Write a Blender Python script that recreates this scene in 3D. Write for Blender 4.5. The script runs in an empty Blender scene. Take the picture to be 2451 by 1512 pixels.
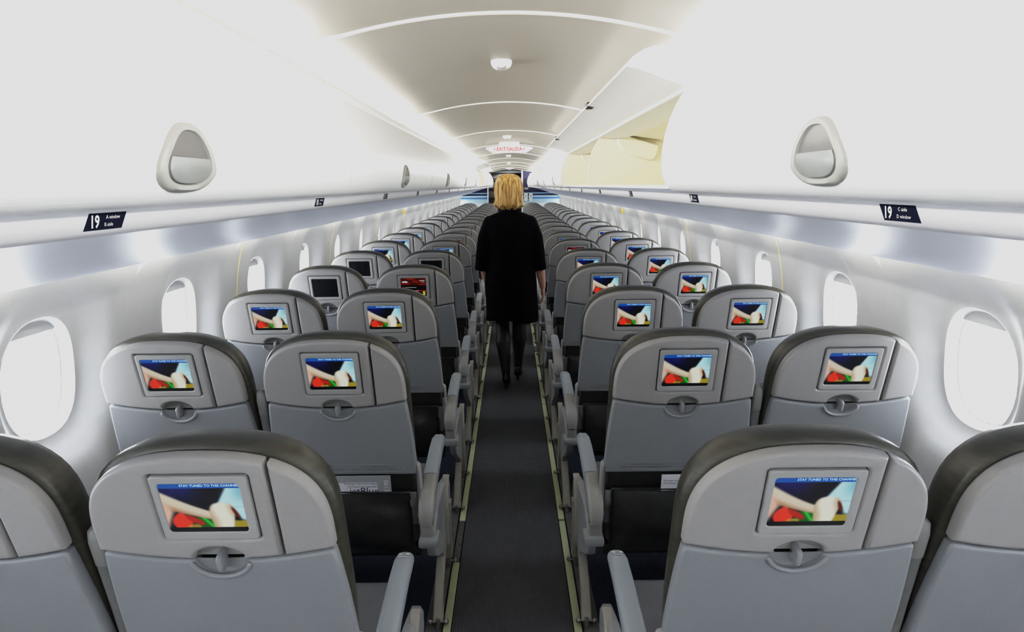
import bpy, bmesh, math, random
from mathutils import Vector, Matrix
random.seed(4)
sc = bpy.context.scene
COL = sc.collection
PI = math.pi

# ------------------------------------------------------------------ materials
def s2l(c):
    return tuple(((x/12.92) if x <= 0.04045 else ((x+0.055)/1.055)**2.4) for x in c)

def mat(name, rgb, rough=0.5, metal=0.0, noise=0.0, nscale=40.0, bump=0.0, bscale=300.0,
        emit=None, estr=0.0, spec=0.5, stretch=None):
    m = bpy.data.materials.new(name); m.use_nodes = True
    nt = m.node_tree; b = nt.nodes['Principled BSDF']
    b.inputs['Roughness'].default_value = rough
    b.inputs['Metallic'].default_value = metal
    b.inputs['Specular IOR Level'].default_value = spec
    b.inputs['Base Color'].default_value = (*rgb, 1)
    tc = nt.nodes.new('ShaderNodeTexCoord')
    mp = nt.nodes.new('ShaderNodeMapping')
    nt.links.new(tc.outputs['Object'], mp.inputs[0])
    if stretch: mp.inputs['Scale'].default_value = stretch
    if noise > 0:
        n = nt.nodes.new('ShaderNodeTexNoise'); n.inputs['Scale'].default_value = nscale
        n.inputs['Detail'].default_value = 4
        nt.links.new(mp.outputs[0], n.inputs['Vector'])
        r = nt.nodes.new('ShaderNodeValToRGB')
        r.color_ramp.elements[0].position = 0.3; r.color_ramp.elements[1].position = 0.7
        r.color_ramp.elements[0].color = (*[c*(1-noise) for c in rgb], 1)
        r.color_ramp.elements[1].color = (*[min(1, c*(1+noise)) for c in rgb], 1)
        nt.links.new(n.outputs[0], r.inputs[0]); nt.links.new(r.outputs[0], b.inputs['Base Color'])
    if bump > 0:
        n2 = nt.nodes.new('ShaderNodeTexNoise'); n2.inputs['Scale'].default_value = bscale
        nt.links.new(mp.outputs[0], n2.inputs['Vector'])
        bp = nt.nodes.new('ShaderNodeBump'); bp.inputs['Strength'].default_value = bump
        bp.inputs['Distance'].default_value = 0.002
        nt.links.new(n2.outputs[0], bp.inputs['Height']); nt.links.new(bp.outputs[0], b.inputs['Normal'])
    if emit:
        b.inputs['Emission Color'].default_value = (*emit, 1)
        b.inputs['Emission Strength'].default_value = estr
    return m

M = {}
M['bin'] = mat('bin_white', (.90,.90,.89), .38, noise=.01, nscale=3)
M['binliner'] = mat('bin_cream', (.86,.82,.66), .6, noise=.02, nscale=8)
M['psu'] = mat('service_panel', (.60,.62,.70), .38, bump=.12, bscale=500, noise=.02, nscale=20)
M['psustrip'] = mat('service_strip', (.52,.52,.54), .5, noise=.02, nscale=10)
M['wall'] = mat('wall_panel', (.44,.445,.455), .55, bump=.25, bscale=260, noise=.02, nscale=30)
M['seam'] = mat('seam_cream', (.72,.66,.40), .6, noise=.03)
M['ceil'] = mat('ceiling_beige', (.37,.35,.315), .42, noise=.02, nscale=4)
M['ridge'] = mat('ceiling_ridge', (.85,.83,.76), .5, noise=.02)
M['grey'] = mat('handle_rim', (.34,.34,.315), .5, noise=.03)
M['cup'] = mat('handle_cup', (.12,.116,.112), .45, noise=.03)
M['paddle'] = mat('handle_paddle', (.30,.31,.30), .3, metal=.2, noise=.03)
M['navy'] = mat('placard_navy', (.004,.006,.018), .8, noise=.1, spec=.1)
M['white'] = mat('lettering_white', (.75,.75,.75), .6, noise=.01)
M['shell'] = mat('seat_shell', (.355,.345,.335), .42, bump=.22, bscale=900, noise=.015, nscale=60)
M['tray'] = mat('tray_plastic', (.275,.285,.298), .40, bump=.22, bscale=900, noise=.015, nscale=60)
M['bezel'] = mat('bezel_plastic', (.38,.38,.37), .42, bump=.1, bscale=900, noise=.01)
M['recess'] = mat('recess_plastic', (.24,.24,.235), .5, bump=.1, bscale=900, noise=.02)
M['leather'] = mat('leather_brown_grey', (.058,.055,.041), .33, bump=.22, bscale=160, noise=.25, nscale=14, stretch=(1,1,7), spec=.7)
M['leatherseat'] = mat('leather_light_grey', (.15,.153,.16), .45, bump=.3, bscale=220, noise=.06, nscale=14)
M['black'] = mat('black_leather', (.028,.028,.027), .30, bump=.3, bscale=120, noise=.2)
M['darkpanel'] = mat('dark_panel', (.014,.014,.014), .6, noise=.2)
M['arm'] = mat('armrest_plastic', (.33,.36,.385), .38, bump=.1, bscale=700, noise=.02)
M['armb'] = mat('armrest_beige', (.28,.275,.26), .42, bump=.1, bscale=700, noise=.02)
M['bump_g'] = mat('bumper_grey', (.26,.27,.27), .45, noise=.03)
M['frame'] = mat('frame_beige', (.35,.33,.28), .42, noise=.03)
M['frameside'] = mat('frame_grey', (.34,.345,.345), .4, noise=.03)
M['metal'] = mat('dull_metal', (.35,.34,.33), .3, metal=.9, noise=.1)
M['strap'] = mat('grey_strap', (.18,.18,.175), .6, noise=.1)
M['txt'] = mat('ink_grey', (.09,.09,.09), .6, noise=.05)
M['ink'] = mat('ink_dark', (.02,.02,.05), .6, noise=.05)
M['card'] = mat('card_white', (.72,.72,.76), .4, noise=.02)
M['cardgrey'] = mat('card_grey', (.30,.31,.32), .4, noise=.02)
M['cardblue'] = mat('card_blue', (.02,.06,.45), .4, noise=.05)
M['red'] = mat('sign_red', (.42,.006,.006), .5, noise=.03)
M['sign'] = mat('sign_face', (.80,.80,.78), .4, noise=.01)
M['fixt'] = mat('fixture_white', (.78,.76,.74), .4, noise=.02)
M['sens'] = mat('sensor_grey', (.33,.31,.36), .4, noise=.05)
M['strip'] = mat('glow_strip', (.50,.54,.33), .45, noise=.06, nscale=25)
M['stripdark'] = mat('strip_cover', (.10,.10,.085), .6, noise=.3, nscale=50)
M['track'] = mat('track_cover', (.115,.112,.105), .5, noise=.12, nscale=20)
M['dress'] = mat('black_cloth', (.0035,.0035,.005), .95, bump=.4, bscale=200, noise=.3, spec=.1)
M['skin'] = mat('skin', (.60,.33,.25), .5, noise=.06, nscale=30)
M['tights'] = mat('sheer_black_tights', (.010,.008,.008), .6, noise=.2)
M['shoe'] = mat('black_patent', (.006,.006,.006), .22, noise=.2)
M['suit'] = mat('dark_suit', (.01,.01,.014), .8, noise=.2)
M['hairdark'] = mat('dark_hair', (.04,.022,.012), .5, noise=.3, nscale=80)
M['galley'] = mat('galley_dark', (.03,.026,.03), .5, noise=.2)
M['galleyw'] = mat('galley_white', (.7,.7,.68), .5, noise=.02)
M['orange'] = mat('galley_brown', (.22,.07,.03), .5, noise=.1)
M['yellow'] = mat('yellow_tag', (.75,.5,.05), .5, noise=.05)

def carpet(name, c1, c2, sx):
    m = bpy.data.materials.new(name); m.use_nodes = True
    nt = m.node_tree; b = nt.nodes['Principled BSDF']; b.inputs['Roughness'].default_value = .95
    b.inputs['Specular IOR Level'].default_value = .15
    tc = nt.nodes.new('ShaderNodeTexCoord')
    w = nt.nodes.new('ShaderNodeTexWave'); w.wave_type = 'BANDS'; w.bands_direction = 'X'
    w.inputs['Scale'].default_value = sx; w.inputs['Distortion'].default_value = .4
    w.inputs['Detail'].default_value = 1
    w2 = nt.nodes.new('ShaderNodeTexWave'); w2.bands_direction = 'Y'; w2.inputs['Scale'].default_value = sx*.8
    n = nt.nodes.new('ShaderNodeTexNoise'); n.inputs['Scale'].default_value = 220
    nt.links.new(tc.outputs['Object'], w.inputs[0]); nt.links.new(tc.outputs['Object'], w2.inputs[0])
    nt.links.new(tc.outputs['Object'], n.inputs[0])
    a = nt.nodes.new('ShaderNodeMath'); a.operation = 'MULTIPLY_ADD'; a.inputs[1].default_value = .35
    nt.links.new(w2.outputs['Fac'], a.inputs[0]); nt.links.new(w.outputs['Fac'], a.inputs[2])
    a2 = nt.nodes.new('ShaderNodeMath'); a2.operation = 'MULTIPLY_ADD'; a2.inputs[1].default_value = .6
    nt.links.new(n.outputs[0], a2.inputs[0]); nt.links.new(a.outputs[0], a2.inputs[2])
    r = nt.nodes.new('ShaderNodeValToRGB')
    r.color_ramp.elements[0].position = .35; r.color_ramp.elements[1].position = 1.4 if False else 1.0
    r.color_ramp.elements[0].color = (*c1, 1); r.color_ramp.elements[1].color = (*c2, 1)
    mm = nt.nodes.new('ShaderNodeMath'); mm.operation = 'MULTIPLY'; mm.inputs[1].default_value = .6
    nt.links.new(a2.outputs[0], mm.inputs[0]); nt.links.new(mm.outputs[0], r.inputs[0])
    nt.links.new(r.outputs[0], b.inputs['Base Color'])
    bp = nt.nodes.new('ShaderNodeBump'); bp.inputs['Strength'].default_value = .5; bp.inputs['Distance'].default_value = .004
    nt.links.new(a2.outputs[0], bp.inputs['Height']); nt.links.new(bp.outputs[0], b.inputs['Normal'])
    return m
M['runner'] = carpet('aisle_carpet', (.040,.041,.043), (.20,.205,.22), 62)
M['carpet'] = carpet('seat_carpet', (.012,.015,.024), (.075,.085,.125), 38)

def vcol_mat(name, estr, rough=.18):
    m = bpy.data.materials.new(name); m.use_nodes = True
    nt = m.node_tree; b = nt.nodes['Principled BSDF']
    a = nt.nodes.new('ShaderNodeVertexColor'); a.layer_name = 'Col'
    b.inputs['Base Color'].default_value = (.01,.01,.01,1); b.inputs['Roughness'].default_value = rough
    nt.links.new(a.outputs['Color'], b.inputs['Emission Color'])
    b.inputs['Emission Strength'].default_value = estr
    return m
M['screen'] = vcol_mat('screen_picture', .85)
M['screentxt'] = mat('screen_caption', (.1,.1,.1), .3, emit=(.45,.75,.95), estr=.9, noise=.01)
M['screenoff'] = mat('screen_off', (.012,.013,.017), .12, noise=.05)
M['glasswin'] = None
def glass_mat():
    m = bpy.data.materials.new('window_acrylic'); m.use_nodes = True
    nt = m.node_tree; nt.nodes.clear()
    o = nt.nodes.new('ShaderNodeOutputMaterial'); mx = nt.nodes.new('ShaderNodeMixShader')
    t = nt.nodes.new('ShaderNodeBsdfTransparent'); g = nt.nodes.new('ShaderNodeBsdfGlossy')
    t.inputs[0].default_value = (.95,.97,1,1); g.inputs['Roughness'].default_value = .05
    f = nt.nodes.new('ShaderNodeFresnel'); f.inputs[0].default_value = 1.3
    nt.links.new(f.outputs[0], mx.inputs[0]); nt.links.new(t.outputs[0], mx.inputs[1])
    nt.links.new(g.outputs[0], mx.inputs[2]); nt.links.new(mx.outputs[0], o.inputs[0])
    return m
M['glasswin'] = glass_mat()
def hair_mat():
    m = bpy.data.materials.new('blonde_hair'); m.use_nodes = True
    nt = m.node_tree; b = nt.nodes['Principled BSDF']; b.inputs['Roughness'].default_value = .38
    tc = nt.nodes.new('ShaderNodeTexCoord'); mp = nt.nodes.new('ShaderNodeMapping')
    mp.inputs['Scale'].default_value = (1,1,.09)
    n = nt.nodes.new('ShaderNodeTexNoise'); n.inputs['Scale'].default_value = 75; n.inputs['Detail'].default_value = 5
    nt.links.new(tc.outputs['Object'], mp.inputs[0]); nt.links.new(mp.outputs[0], n.inputs[0])
    r = nt.nodes.new('ShaderNodeValToRGB')
    e = r.color_ramp.elements
    e[0].position = .32; e[0].color = (.19,.085,.018,1)
    e[1].position = .68; e[1].color = (.82,.58,.26,1)
    x = e.new(.5); x.color = (.52,.31,.09,1)
    nt.links.new(n.outputs[0], r.inputs[0]); nt.links.new(r.outputs[0], b.inputs['Base Color'])
    bp = nt.nodes.new('ShaderNodeBump'); bp.inputs['Strength'].default_value = .6; bp.inputs['Distance'].default_value = .006
    nt.links.new(n.outputs[0], bp.inputs['Height']); nt.links.new(bp.outputs[0], b.inputs['Normal'])
    return m
M['hair'] = hair_mat()

# ------------------------------------------------------------------ helpers
def link(o): COL.objects.link(o); return o
def empty(name, loc=(0,0,0)):
    o = bpy.data.objects.new(name, None); o.location = loc; o.empty_display_size = .05
    return link(o)
def tag(o, label=None, cat=None, group=None, kind=None):
    if label: o['label'] = label
    if cat: o['category'] = cat
    if group: o['group'] = group
    if kind: o['kind'] = kind
    return o
def fin(bm, name, mats, smooth=40, T=None, recalc=True):
    if T is not None:
        for v in bm.verts: v.co = T(v.co)
    if recalc: bmesh.ops.recalc_face_normals(bm, faces=bm.faces)
    me = bpy.data.meshes.new(name); bm.to_mesh(me); bm.free()
    if not isinstance(mats, (list, tuple)): mats = [mats]
    for m in mats: me.materials.append(m)
    if smooth:
        me.polygons.foreach_set('use_smooth', [True]*len(me.polygons))
        me.set_sharp_from_angle(angle=math.radians(smooth))
    return me
def obj(name, me, parent=None, loc=None):
    o = bpy.data.objects.new(name, me); link(o)
    if parent is not None: o.parent = parent
    if loc is not None: o.location = loc
    return o
def loft(bm, rings, cap=True, closed=True, mi=0):
    R = [[bm.verts.new(p) for p in r] for r in rings]
    n = len(R[0])
    for a, b in zip(R[:-1], R[1:]):
        for i in range(n if closed else n-1):
            j = (i+1) % n
            f = bm.faces.new((a[i], a[j], b[j], b[i])); f.material_index = mi
    if cap and closed:
        for r in (R[0][::-1], R[-1]):
            f = bm.faces.new(r); f.material_index = mi
    return R
def box(bm, c, s, bev=0, mi=0, rot=None, seg=2):
    r = bmesh.ops.create_cube(bm, size=1)
    vs = r['verts']
    for v in vs: v.co = Vector((v.co.x*s[0], v.co.y*s[1], v.co.z*s[2]))
    fs = set(f for v in vs for f in v.link_faces)
    if bev > 0:
        es = list(set(e for v in vs for e in v.link_edges))
        rr = bmesh.ops.bevel(bm, geom=es, offset=bev, segments=seg, affect='EDGES', profile=.5)
        vs = list(set(rr['verts']) | set(v for v in vs if v.is_valid)); fs = set(f for v in vs for f in v.link_faces)
    for v in vs:
        if rot: v.co = rot @ v.co
        v.co += Vector(c)
    for f in fs: f.material_index = mi
def tube(bm, pts, rad, n=10, mi=0, cap=True, flat=1.0, up=None):
    pts = [Vector(p) for p in pts]
    if not isinstance(rad, (list, tuple)): rad = [rad]*len(pts)
    rings = []
    prev = None
    for i, p in enumerate(pts):
        t = (pts[min(i+1, len(pts)-1)]-pts[max(i-1, 0)]).normalized()
        if prev is None:
            a = Vector((0,0,1)) if abs(t.z) < .9 else Vector((1,0,0))
            if up: a = Vector(up)
            x = t.cross(a).normalized()
        else:
            x = (prev - t*prev.dot(t)).normalized()
        prev = x; y = t.cross(x)
        rings.append([p + (x*math.cos(2*PI*k/n) + y*math.sin(2*PI*k/n)*flat)*rad[i] for k in range(n)])
    loft(bm, rings, cap, True, mi)
def ball(bm, c, r, sx=1, sy=1, sz=1, mi=0, u=16, v=10):
    rr = bmesh.ops.create_uvsphere(bm, u_segments=u, v_segments=v, radius=r)
    for q in rr['verts']:
        q.co = Vector((q.co.x*sx, q.co.y*sy, q.co.z*sz)) + Vector(c)
        for f in q.link_faces: f.material_index = mi
def cyl(bm, p0, p1, r, n=14, mi=0, r2=None):
    tube(bm, [p0, p1], [r, r if r2 is None else r2], n, mi)

def plate(splines, depth, bev, T, mats, name, res=3, smooth=50):
    """2-D outlines (holes allowed) -> bevelled slab; local (x,y)=outline, z in 0..depth, then T"""
    cu = bpy.data.curves.new('tmp', 'CURVE'); cu.dimensions = '2D'; cu.fill_mode = 'BOTH'
    cu.extrude = max(depth/2-bev, .0002); cu.bevel_depth = bev; cu.bevel_resolution = res; cu.offset = -bev
    for pts in splines:
        s = cu.splines.new('POLY'); s.points.add(len(pts)-1)
        for i, p in enumerate(pts): s.points[i].co = (p[0], p[1], 0, 1)
        s.use_cyclic_u = True
    o = bpy.data.objects.new('tmp', cu); COL.objects.link(o)
    dg = bpy.context.evaluated_depsgraph_get(); dg.update()
    me = bpy.data.meshes.new_from_object(o.evaluated_get(dg), depsgraph=dg)
    bm = bmesh.new(); bm.from_mesh(me)
    bmesh.ops.remove_doubles(bm, verts=bm.verts, dist=1e-5)
    for v in bm.verts: v.co.z += depth/2
    bpy.data.objects.remove(o); bpy.data.curves.remove(cu); bpy.data.meshes.remove(me)
    capn = set(f for f in bm.faces if abs(f.normal.z) > .98)
    for v in bm.verts: v.co = T(v.co)
    bmesh.ops.recalc_face_normals(bm, faces=bm.faces)
    for f in bm.faces: f.smooth = f not in capn; f.material_index = 0
    for e in bm.edges:
        lf = e.link_faces
        if len(lf) == 2 and ((lf[0] in capn) != (lf[1] in capn)): e.smooth = False
        elif len(lf) == 2 and e.calc_face_angle(0) > math.radians(smooth): e.smooth = False
    me = bpy.data.meshes.new(name); bm.to_mesh(me); bm.free()
    if not isinstance(mats, (list, tuple)): mats = [mats]
    for m in mats: me.materials.append(m)
    return me

def text_bm(bm, txt, size, T, mi=0, align='CENTER', depth=0.0, shear=0, spacing=1.0, bold=0.0):
    cu = bpy.data.curves.new('t', 'FONT'); cu.body = txt; cu.size = size; cu.align_x = align; cu.align_y = 'CENTER'
    cu.resolution_u = 2; cu.shear = shear; cu.space_character = spacing; cu.offset = bold
    o = bpy.data.objects.new('t', cu); COL.objects.link(o)
    dg = bpy.context.evaluated_depsgraph_get(); dg.update()
    me = bpy.data.meshes.new_from_object(o.evaluated_get(dg), depsgraph=dg)
    b2 = bmesh.new(); b2.from_mesh(me)
    mp = {v: bm.verts.new(T(v.co)) for v in b2.verts}
    for f in b2.faces:
        try:
            nf = bm.faces.new([mp[v] for v in f.verts]); nf.material_index = mi
        except ValueError: pass
    b2.free(); bpy.data.objects.remove(o); bpy.data.curves.remove(cu); bpy.data.meshes.remove(me)

def rrect(w, h, r, n=5, cx=0, cy=0):
    out = []
    for (sx, sy, a0) in ((1,1,0), (-1,1,90), (-1,-1,180), (1,-1,270)):
        for k in range(n+1):
            a = math.radians(a0+90*k/n)
            out.append((cx+sx*(w/2-r)+r*math.cos(a), cy+sy*(h/2-r)+r*math.sin(a)))
    return out

# ------------------------------------------------------------------ seats
TILT = math.radians(12); SINT, COST = math.sin(TILT), math.cos(TILT)
HZ = .45
def back(u, w, v):          # back-rest frame (lateral, depth forward, up the slope) -> seat frame
    return Vector((u, w*COST - v*SINT, HZ + w*SINT + v*COST))
def Tback(off):             # plate outline -> back frame, plate face towards the rear
    return lambda p: back(p.x, off - p.z, p.y)

VS = .4975
def vsplit(u): return VS + .55*u*u
TOPV = .740
def hw_upper(v):
    t = max(0, (v-.54)/(TOPV-.54))
    base = .2235
    return base*max(0, 1-t**3.1)**(1/2.5)
def upper_outline():
    """left (inboard) piece and right strip, separated by the groove"""
    right = []; N = 30
    for i in range(N+1):
        v = vsplit(.22)+.0025 + (TOPV-vsplit(.22)-.0025)*(1-(1-i/N)**1.6)
        right.append((hw_upper(v), v))
    top = right[::-1]
    # full outline, counter clockwise starting from bottom right
    full = right + [(-u, v) for (u, v) in right[::-1][1:]]
    return full
def ell(a0, a1, rx, rz, n, cu=0, cv=VS):
    return [(cu+rx*math.cos(math.radians(a0+(a1-a0)*k/n)), cv+rz*math.sin(math.radians(a0+(a1-a0)*k/n))) for k in range(n+1)]
G = .124
full = upper_outline()
# main piece: bottom edge from left to groove with notch
def bottom_edge(u0, u1, n, dv):
    return [(u0+(u1-u0)*k/n, vsplit(u0+(u1-u0)*k/n)+dv) for k in range(n+1)]
main = bottom_edge(-.2235, -.052, 8, .003)
main += [(u, v) for (u, v) in ell(180, 0, .050, .031, 14, 0, VS+.003)]
main += bottom_edge(.052, G-.0032, 4, .003)
topg = [p for p in full if p[0] < G-.004 and p[1] > .56]
vt = [v for (u, v) in full if u > 0 and abs(u-G) < .03]
def v_at(u):                # height of the shell outline at lateral u
    lo, hi = .55, TOPV
    for _ in range(40):
        m = (lo+hi)/2
        if hw_upper(m) > abs(u): lo = m
        else: hi = m
    return lo
main += [(G-.0032, v_at(G-.0032))]
main += [p for p in full if p[0] < G-.006 and p[1] > vsplit(.2235)+.012]
side = [(G+.0028, vsplit(G)+.003)] + bottom_edge(G+.01, .2235, 6, .003)
side += [p for p in full if p[0] > G+.006 and p[1] > vsplit(.2235)+.012] + [(G+.0028, v_at(G+.0028))]
bez_cut = rrect(.1795, .1495, .006, 3, 0, .628)
ME = {}
ME['upper'] = plate([main, bez_cut], .030, .009, Tback(-.002), M['shell'], 'upper_shell')
ME['sidepanel'] = plate([side], .030, .009, Tback(-.002), M['shell'], 'side_panel')
# monitor
ME['bezel'] = plate([rrect(.1765,.1465,.007,3,0,.628), rrect(.146,.112,.006,3,-.002,.629)], .026, .0030, Tback(-.008), M['bezel'], 'monitor_bezel')
def sm(x, a, b):
    t = max(0, min(1, (x-a)/(b-a))); return t*t*(3-2*t)
def mixc(a, b, t): return tuple(x*(1-t)+y*t for x, y in zip(a, b))
def pic(u, v):
    c = mixc((.03,.03,.07), (.09,.10,.42), sm(v, .45, 1.0)*(1-sm(abs(u-.22),.05,.40)))
    # table corner
    c = mixc(c, (.60,.54,.16), sm(u,.78,.83)*sm(.27-v,0,.05))
    # green pepper
    d = ((u-.50)/.17)**2+((v-.20)/.15)**2
    c = mixc(c, (.04,.36,.07), 1-sm(d,.6,1.2)); c = mixc(c, (.20,.72,.22), (1-sm(abs((u-.52)+(v-.20)*.55),.0,.045))*(1-sm(d,.4,.9)))
    # red peppers
    d = abs((u-.20)/.13)**1.6+abs((v-.22-.1*(u-.2))/.20)**1.6
    c = mixc(c, (.88,.22,.13), 1-sm(d,.75,1.15))
    d = ((u-.36)/.12)**2+((v-.25+(u-.36)*.7)/.07)**2
    c = mixc(c, (.66,.14,.07), 1-sm(d,.5,1.2))
    c = mixc(c, (.72,.58,.24), (1-sm(((u-.33)/.09)**2+((v-.13)/.045)**2,.5,1.2))*.8)
    c = mixc(c, (.12,.04,.04), (1-sm(((u-.28)/.05)**2+((v-.38)/.03)**2,.4,1.3))*.8)
    # near forearm
    cx = .66-.40*u-.08*math.sin(3*u); wd = .17-.19*u+.06*u*u
    k = (1-sm(abs(v-cx), wd*.75, wd*1.25))*(1-sm(u,.58,.68))
    c = mixc(c, mixc((.80,.76,.68), (.64,.48,.36), sm(cx-v, -.01, .14)), k)
    c = mixc(c, (.82,.68,.60), (1-sm(u+.35*abs(v-.42),.07,.17))*(1-sm(v,.55,.78)))
    # pale sleeve
    e = .585+.20*(v-.45)/.45
    k = sm(u-e,0,.06)*sm(v,.40,.55)
    k = max(k, sm(u-.80-.35*(.55-v),0,.07)*sm(v,.20,.30)*(1-sm(v,.5,.55)))
    c = mixc(c, mixc((.70,.86,.89), (.50,.72,.78), sm(u,.8,1.0)*sm(v,.5,.8)), k)
    # hand
    w = .13+.035*sm(v,.1,.45)
    d = (abs((u-.71-.05*(v-.4))/w))**2.6+abs((v-.30)/.31)**4
    c = mixc(c, mixc((.86,.86,.80), (.70,.60,.48), sm(abs(u-.72-.03*math.sin(v*9)),.05,.16)*.85), 1-sm(d,.6,1.25))
    c = mixc(c, (.80,.74,.62), (1-sm(abs(u-.635),.0,.02))*(1-sm(abs(v-.22),.05,.14))*.6)
    c = mixc(c, (.36,.13,.06), (1-sm(((u-.870-.30*(.42-v))/.030)**2+((v-.40)/.13)**2,.3,1.3)))
    if v > .885: c = (.10,.33,.64)
    if v < .115: c = (.015,.02,.03)
    return c
def scr_mesh(name, fn, kx=84, kz=64, cap=None, mats=None):
    bm = bmesh.new(); W, H = .150, .116
    g = [[bm.verts.new(back(-.002-W/2+W*i/kx, -.0315, .629-H/2+H*j/kz)) for i in range(kx+1)] for j in range(kz+1)]
    lay = bm.loops.layers.float_color.new('Col')
    for j in range(kz):
        for i in range(kx):
            f = bm.faces.new((g[j][i], g[j][i+1], g[j+1][i+1], g[j+1][i]))
            uu, vv = (i+.5)/kx, (j+.5)/kz
            for L, (di, dj) in zip(f.loops, ((0,0),(1,0),(1,1),(0,1))):
                a, b = (i+di)/kx, (j+dj)/kz
                if fn is not None:
                    # keep hard borders hard
                    b2 = b
                    if vv > .885: b2 = .95
                    elif vv < .115: b2 = .05
                    else: b2 = min(.884, max(.116, b))
                    L[lay] = (*s2l(fn(a, b2)), 1)
    if cap: cap(bm)
    me = fin(bm, name, mats or [M['screen'], M['screentxt']], smooth=0, recalc=False)
    return me
def cap1(bm):
    text_bm(bm, 'STAY TUNED TO THIS CHANNEL', .0072, lambda p: back(.0715+p.x, -.0320, .6805+p.y), 1, 'RIGHT', bold=.00012)
ME['scr_pic'] = scr_mesh('display', pic, cap=cap1)
def menu(u, v):
    if v > .60:
        c = mixc((.22,.03,.02), (.48,.09,.06), sm(math.sin(u*11+v*17)+math.sin(v*31-u*7), -.6, 1.2))
        return c
    if .28 < v < .34: return (.62,.08,.08)
    return (.02,.015,.015)
def cap2(bm):
    def bar(u0, u1, v0, v1, mi):
        c = [(u0,v0),(u1,v0),(u1,v1),(u0,v1)]
        f = bm.faces.new([bm.verts.new(back(-.077+.150*a, -.0320, .571+.116*b)) for a, b in c]); f.material_index = mi
    text_bm(bm, 'Channel guide', .008, lambda p: back(-.068+p.x, -.0320, .625+p.y), 2, 'LEFT')
    text_bm(bm, 'Now playing on this channel', .007, lambda p: back(-.062+p.x, -.0320, .606+p.y), 2, 'LEFT') if False else None
    bar(.10,.16,.47,.50,3); bar(.20,.62,.475,.495,2); bar(.10,.16,.30,.32,2); bar(.20,.70,.30,.32,2)
    bar(.10,.16,.17,.20,3); bar(.20,.66,.175,.195,2); bar(.84,.93,.07,.30,4); bar(.72,.92,.80,.83,2); bar(.78,.92,.72,.74,2)
    for k in range(3):  # little blue white emblem
        f = bm.faces.new([bm.verts.new(back(-.077+.150*(.08+.05*k+a*.09), -.0320, .571+.116*(.74+.02*(k%2)+b*.05))) for a, b in ((0,0),(1,.2),(1.4,1),(.3,1))]); f.material_index = 1
ME['scr_menu'] = scr_mesh('display', menu, 30, 50, cap=None)
bmx = bmesh.new(); bmx.from_mesh(ME['scr_menu']);
def cap2b(bm):
    def bar(u0, u1, v0, v1, mi):
        f = bm.faces.new([bm.verts.new(back(-.077+.150*a, -.0320, .571+.116*b)) for a, b in ((u0,v0),(u1,v0),(u1,v1),(u0,v1))]); f.material_index = mi
    bar(.08,.13,.47,.50,3); bar(.17,.60,.478,.492,2); bar(.08,.13,.30,.32,2); bar(.17,.70,.303,.317,2)
    bar(.08,.13,.17,.20,3); bar(.17,.64,.178,.192,2); bar(.84,.93,.07,.28,4); bar(.74,.93,.84,.865,2); bar(.80,.93,.77,.785,2)
    for k in range(3):
        f = bm.faces.new([bm.verts.new(back(-.077+.150*(.06+.06*k+a*.08), -.0321-.0001*k, .571+.116*(.74+.02*(k%2)+b*.06))) for a, b in ((0,0),(1,.2),(1.4,1),(.3,1))]); f.material_index = 1
cap2b(bmx); bmx.to_mesh(ME['scr_menu']); bmx.free()
ME['scr_menu'].materials.append(mat('menu_white', (.1,.1,.1), .3, emit=(.7,.7,.7), estr=.8, noise=.01))
ME['scr_menu'].materials.append(mat('menu_red', (.1,.1,.1), .3, emit=(.6,.03,.03), estr=1, noise=.01))
ME['scr_menu'].materials.append(mat('menu_yellow', (.1,.1,.1), .3, emit=(.45,.42,.03), estr=.8, noise=.01))
bm = bmesh.new(); W, H = .150, .116
bm.faces.new([bm.verts.new(back(-.002+a*W/2, -.0315, .629+b*H/2)) for a, b in ((-1,-1),(1,-1),(1,1),(-1,1))])
ME['scr_off'] = fin(bm, 'display', M['screenoff'], 0, recalc=False)
# tray table
tr = []
for (u, v) in bottom_edge(.2125, .052, 10, -.003): tr.append((u, v))
tr += ell(0, -180, .0505, .0335, 16, 0, VS-.003)
tr += bottom_edge(-.052, -.2125, 10, -.003)
tb = .232
cl = [(-.2215, vsplit(.22)-.010)]
for k in range(1, 8): cl.append((-.2225-.015*math.sin(PI*.5*k/8), vsplit(.22)-.010-(vsplit(.22)-.010-tb-.02)*k/8))
cl += [(-.2385, tb+.012), (-.236, tb+.003), (-.228, tb)]
tr += cl + [(-u, v) for (u, v) in cl[::-1]]
ME['tray'] = plate([tr], .028, .0085, Tback(-.001), M['tray'], 'tray_table')
# cup lip under the latch (raised crescent) + safety text plate on tray
bm = bmesh.new()
pts = [back(u, -.029, v) for (u, v) in ell(-4, -176, .0555, .0385, 22, 0, VS-.002)]
tube(bm, pts, [.002]+[.0055]*21+[.002], 8)
ME['lip'] = fin(bm, 'latch_cup_rim', M['tray'], 60)
bm = bmesh.new()
ring = rrect(.39, .030, .0149, 6, 0, .262)
rp = [back(u, -.0292, v) for u, v in ring]; rp.append(rp[0])
tube(bm, rp, .0009, 5, 1)
for cx, l1, l2 in ((-.095, 'FASTEN SEAT BELT WHILE SEATED', 'ABROCHESE EL CINTURON MIENTRAS ESTE SENTADO'), (.095, 'LIFE VEST UNDER YOUR SEAT', 'CHALECO SALVAVIDAS DEBAJO DE SU ASIENTO')):
    text_bm(bm, l1, .0068, lambda p: back(cx+p.x, -.0294, .267+p.y), 0)
    text_bm(bm, l2, .0068, lambda p: back(cx+p.x, -.0294, .2565+p.y), 0)
ME['traytext'] = fin(bm, 'safety_text', [M['txt'], M['tray']], 0, recalc=False)
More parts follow.
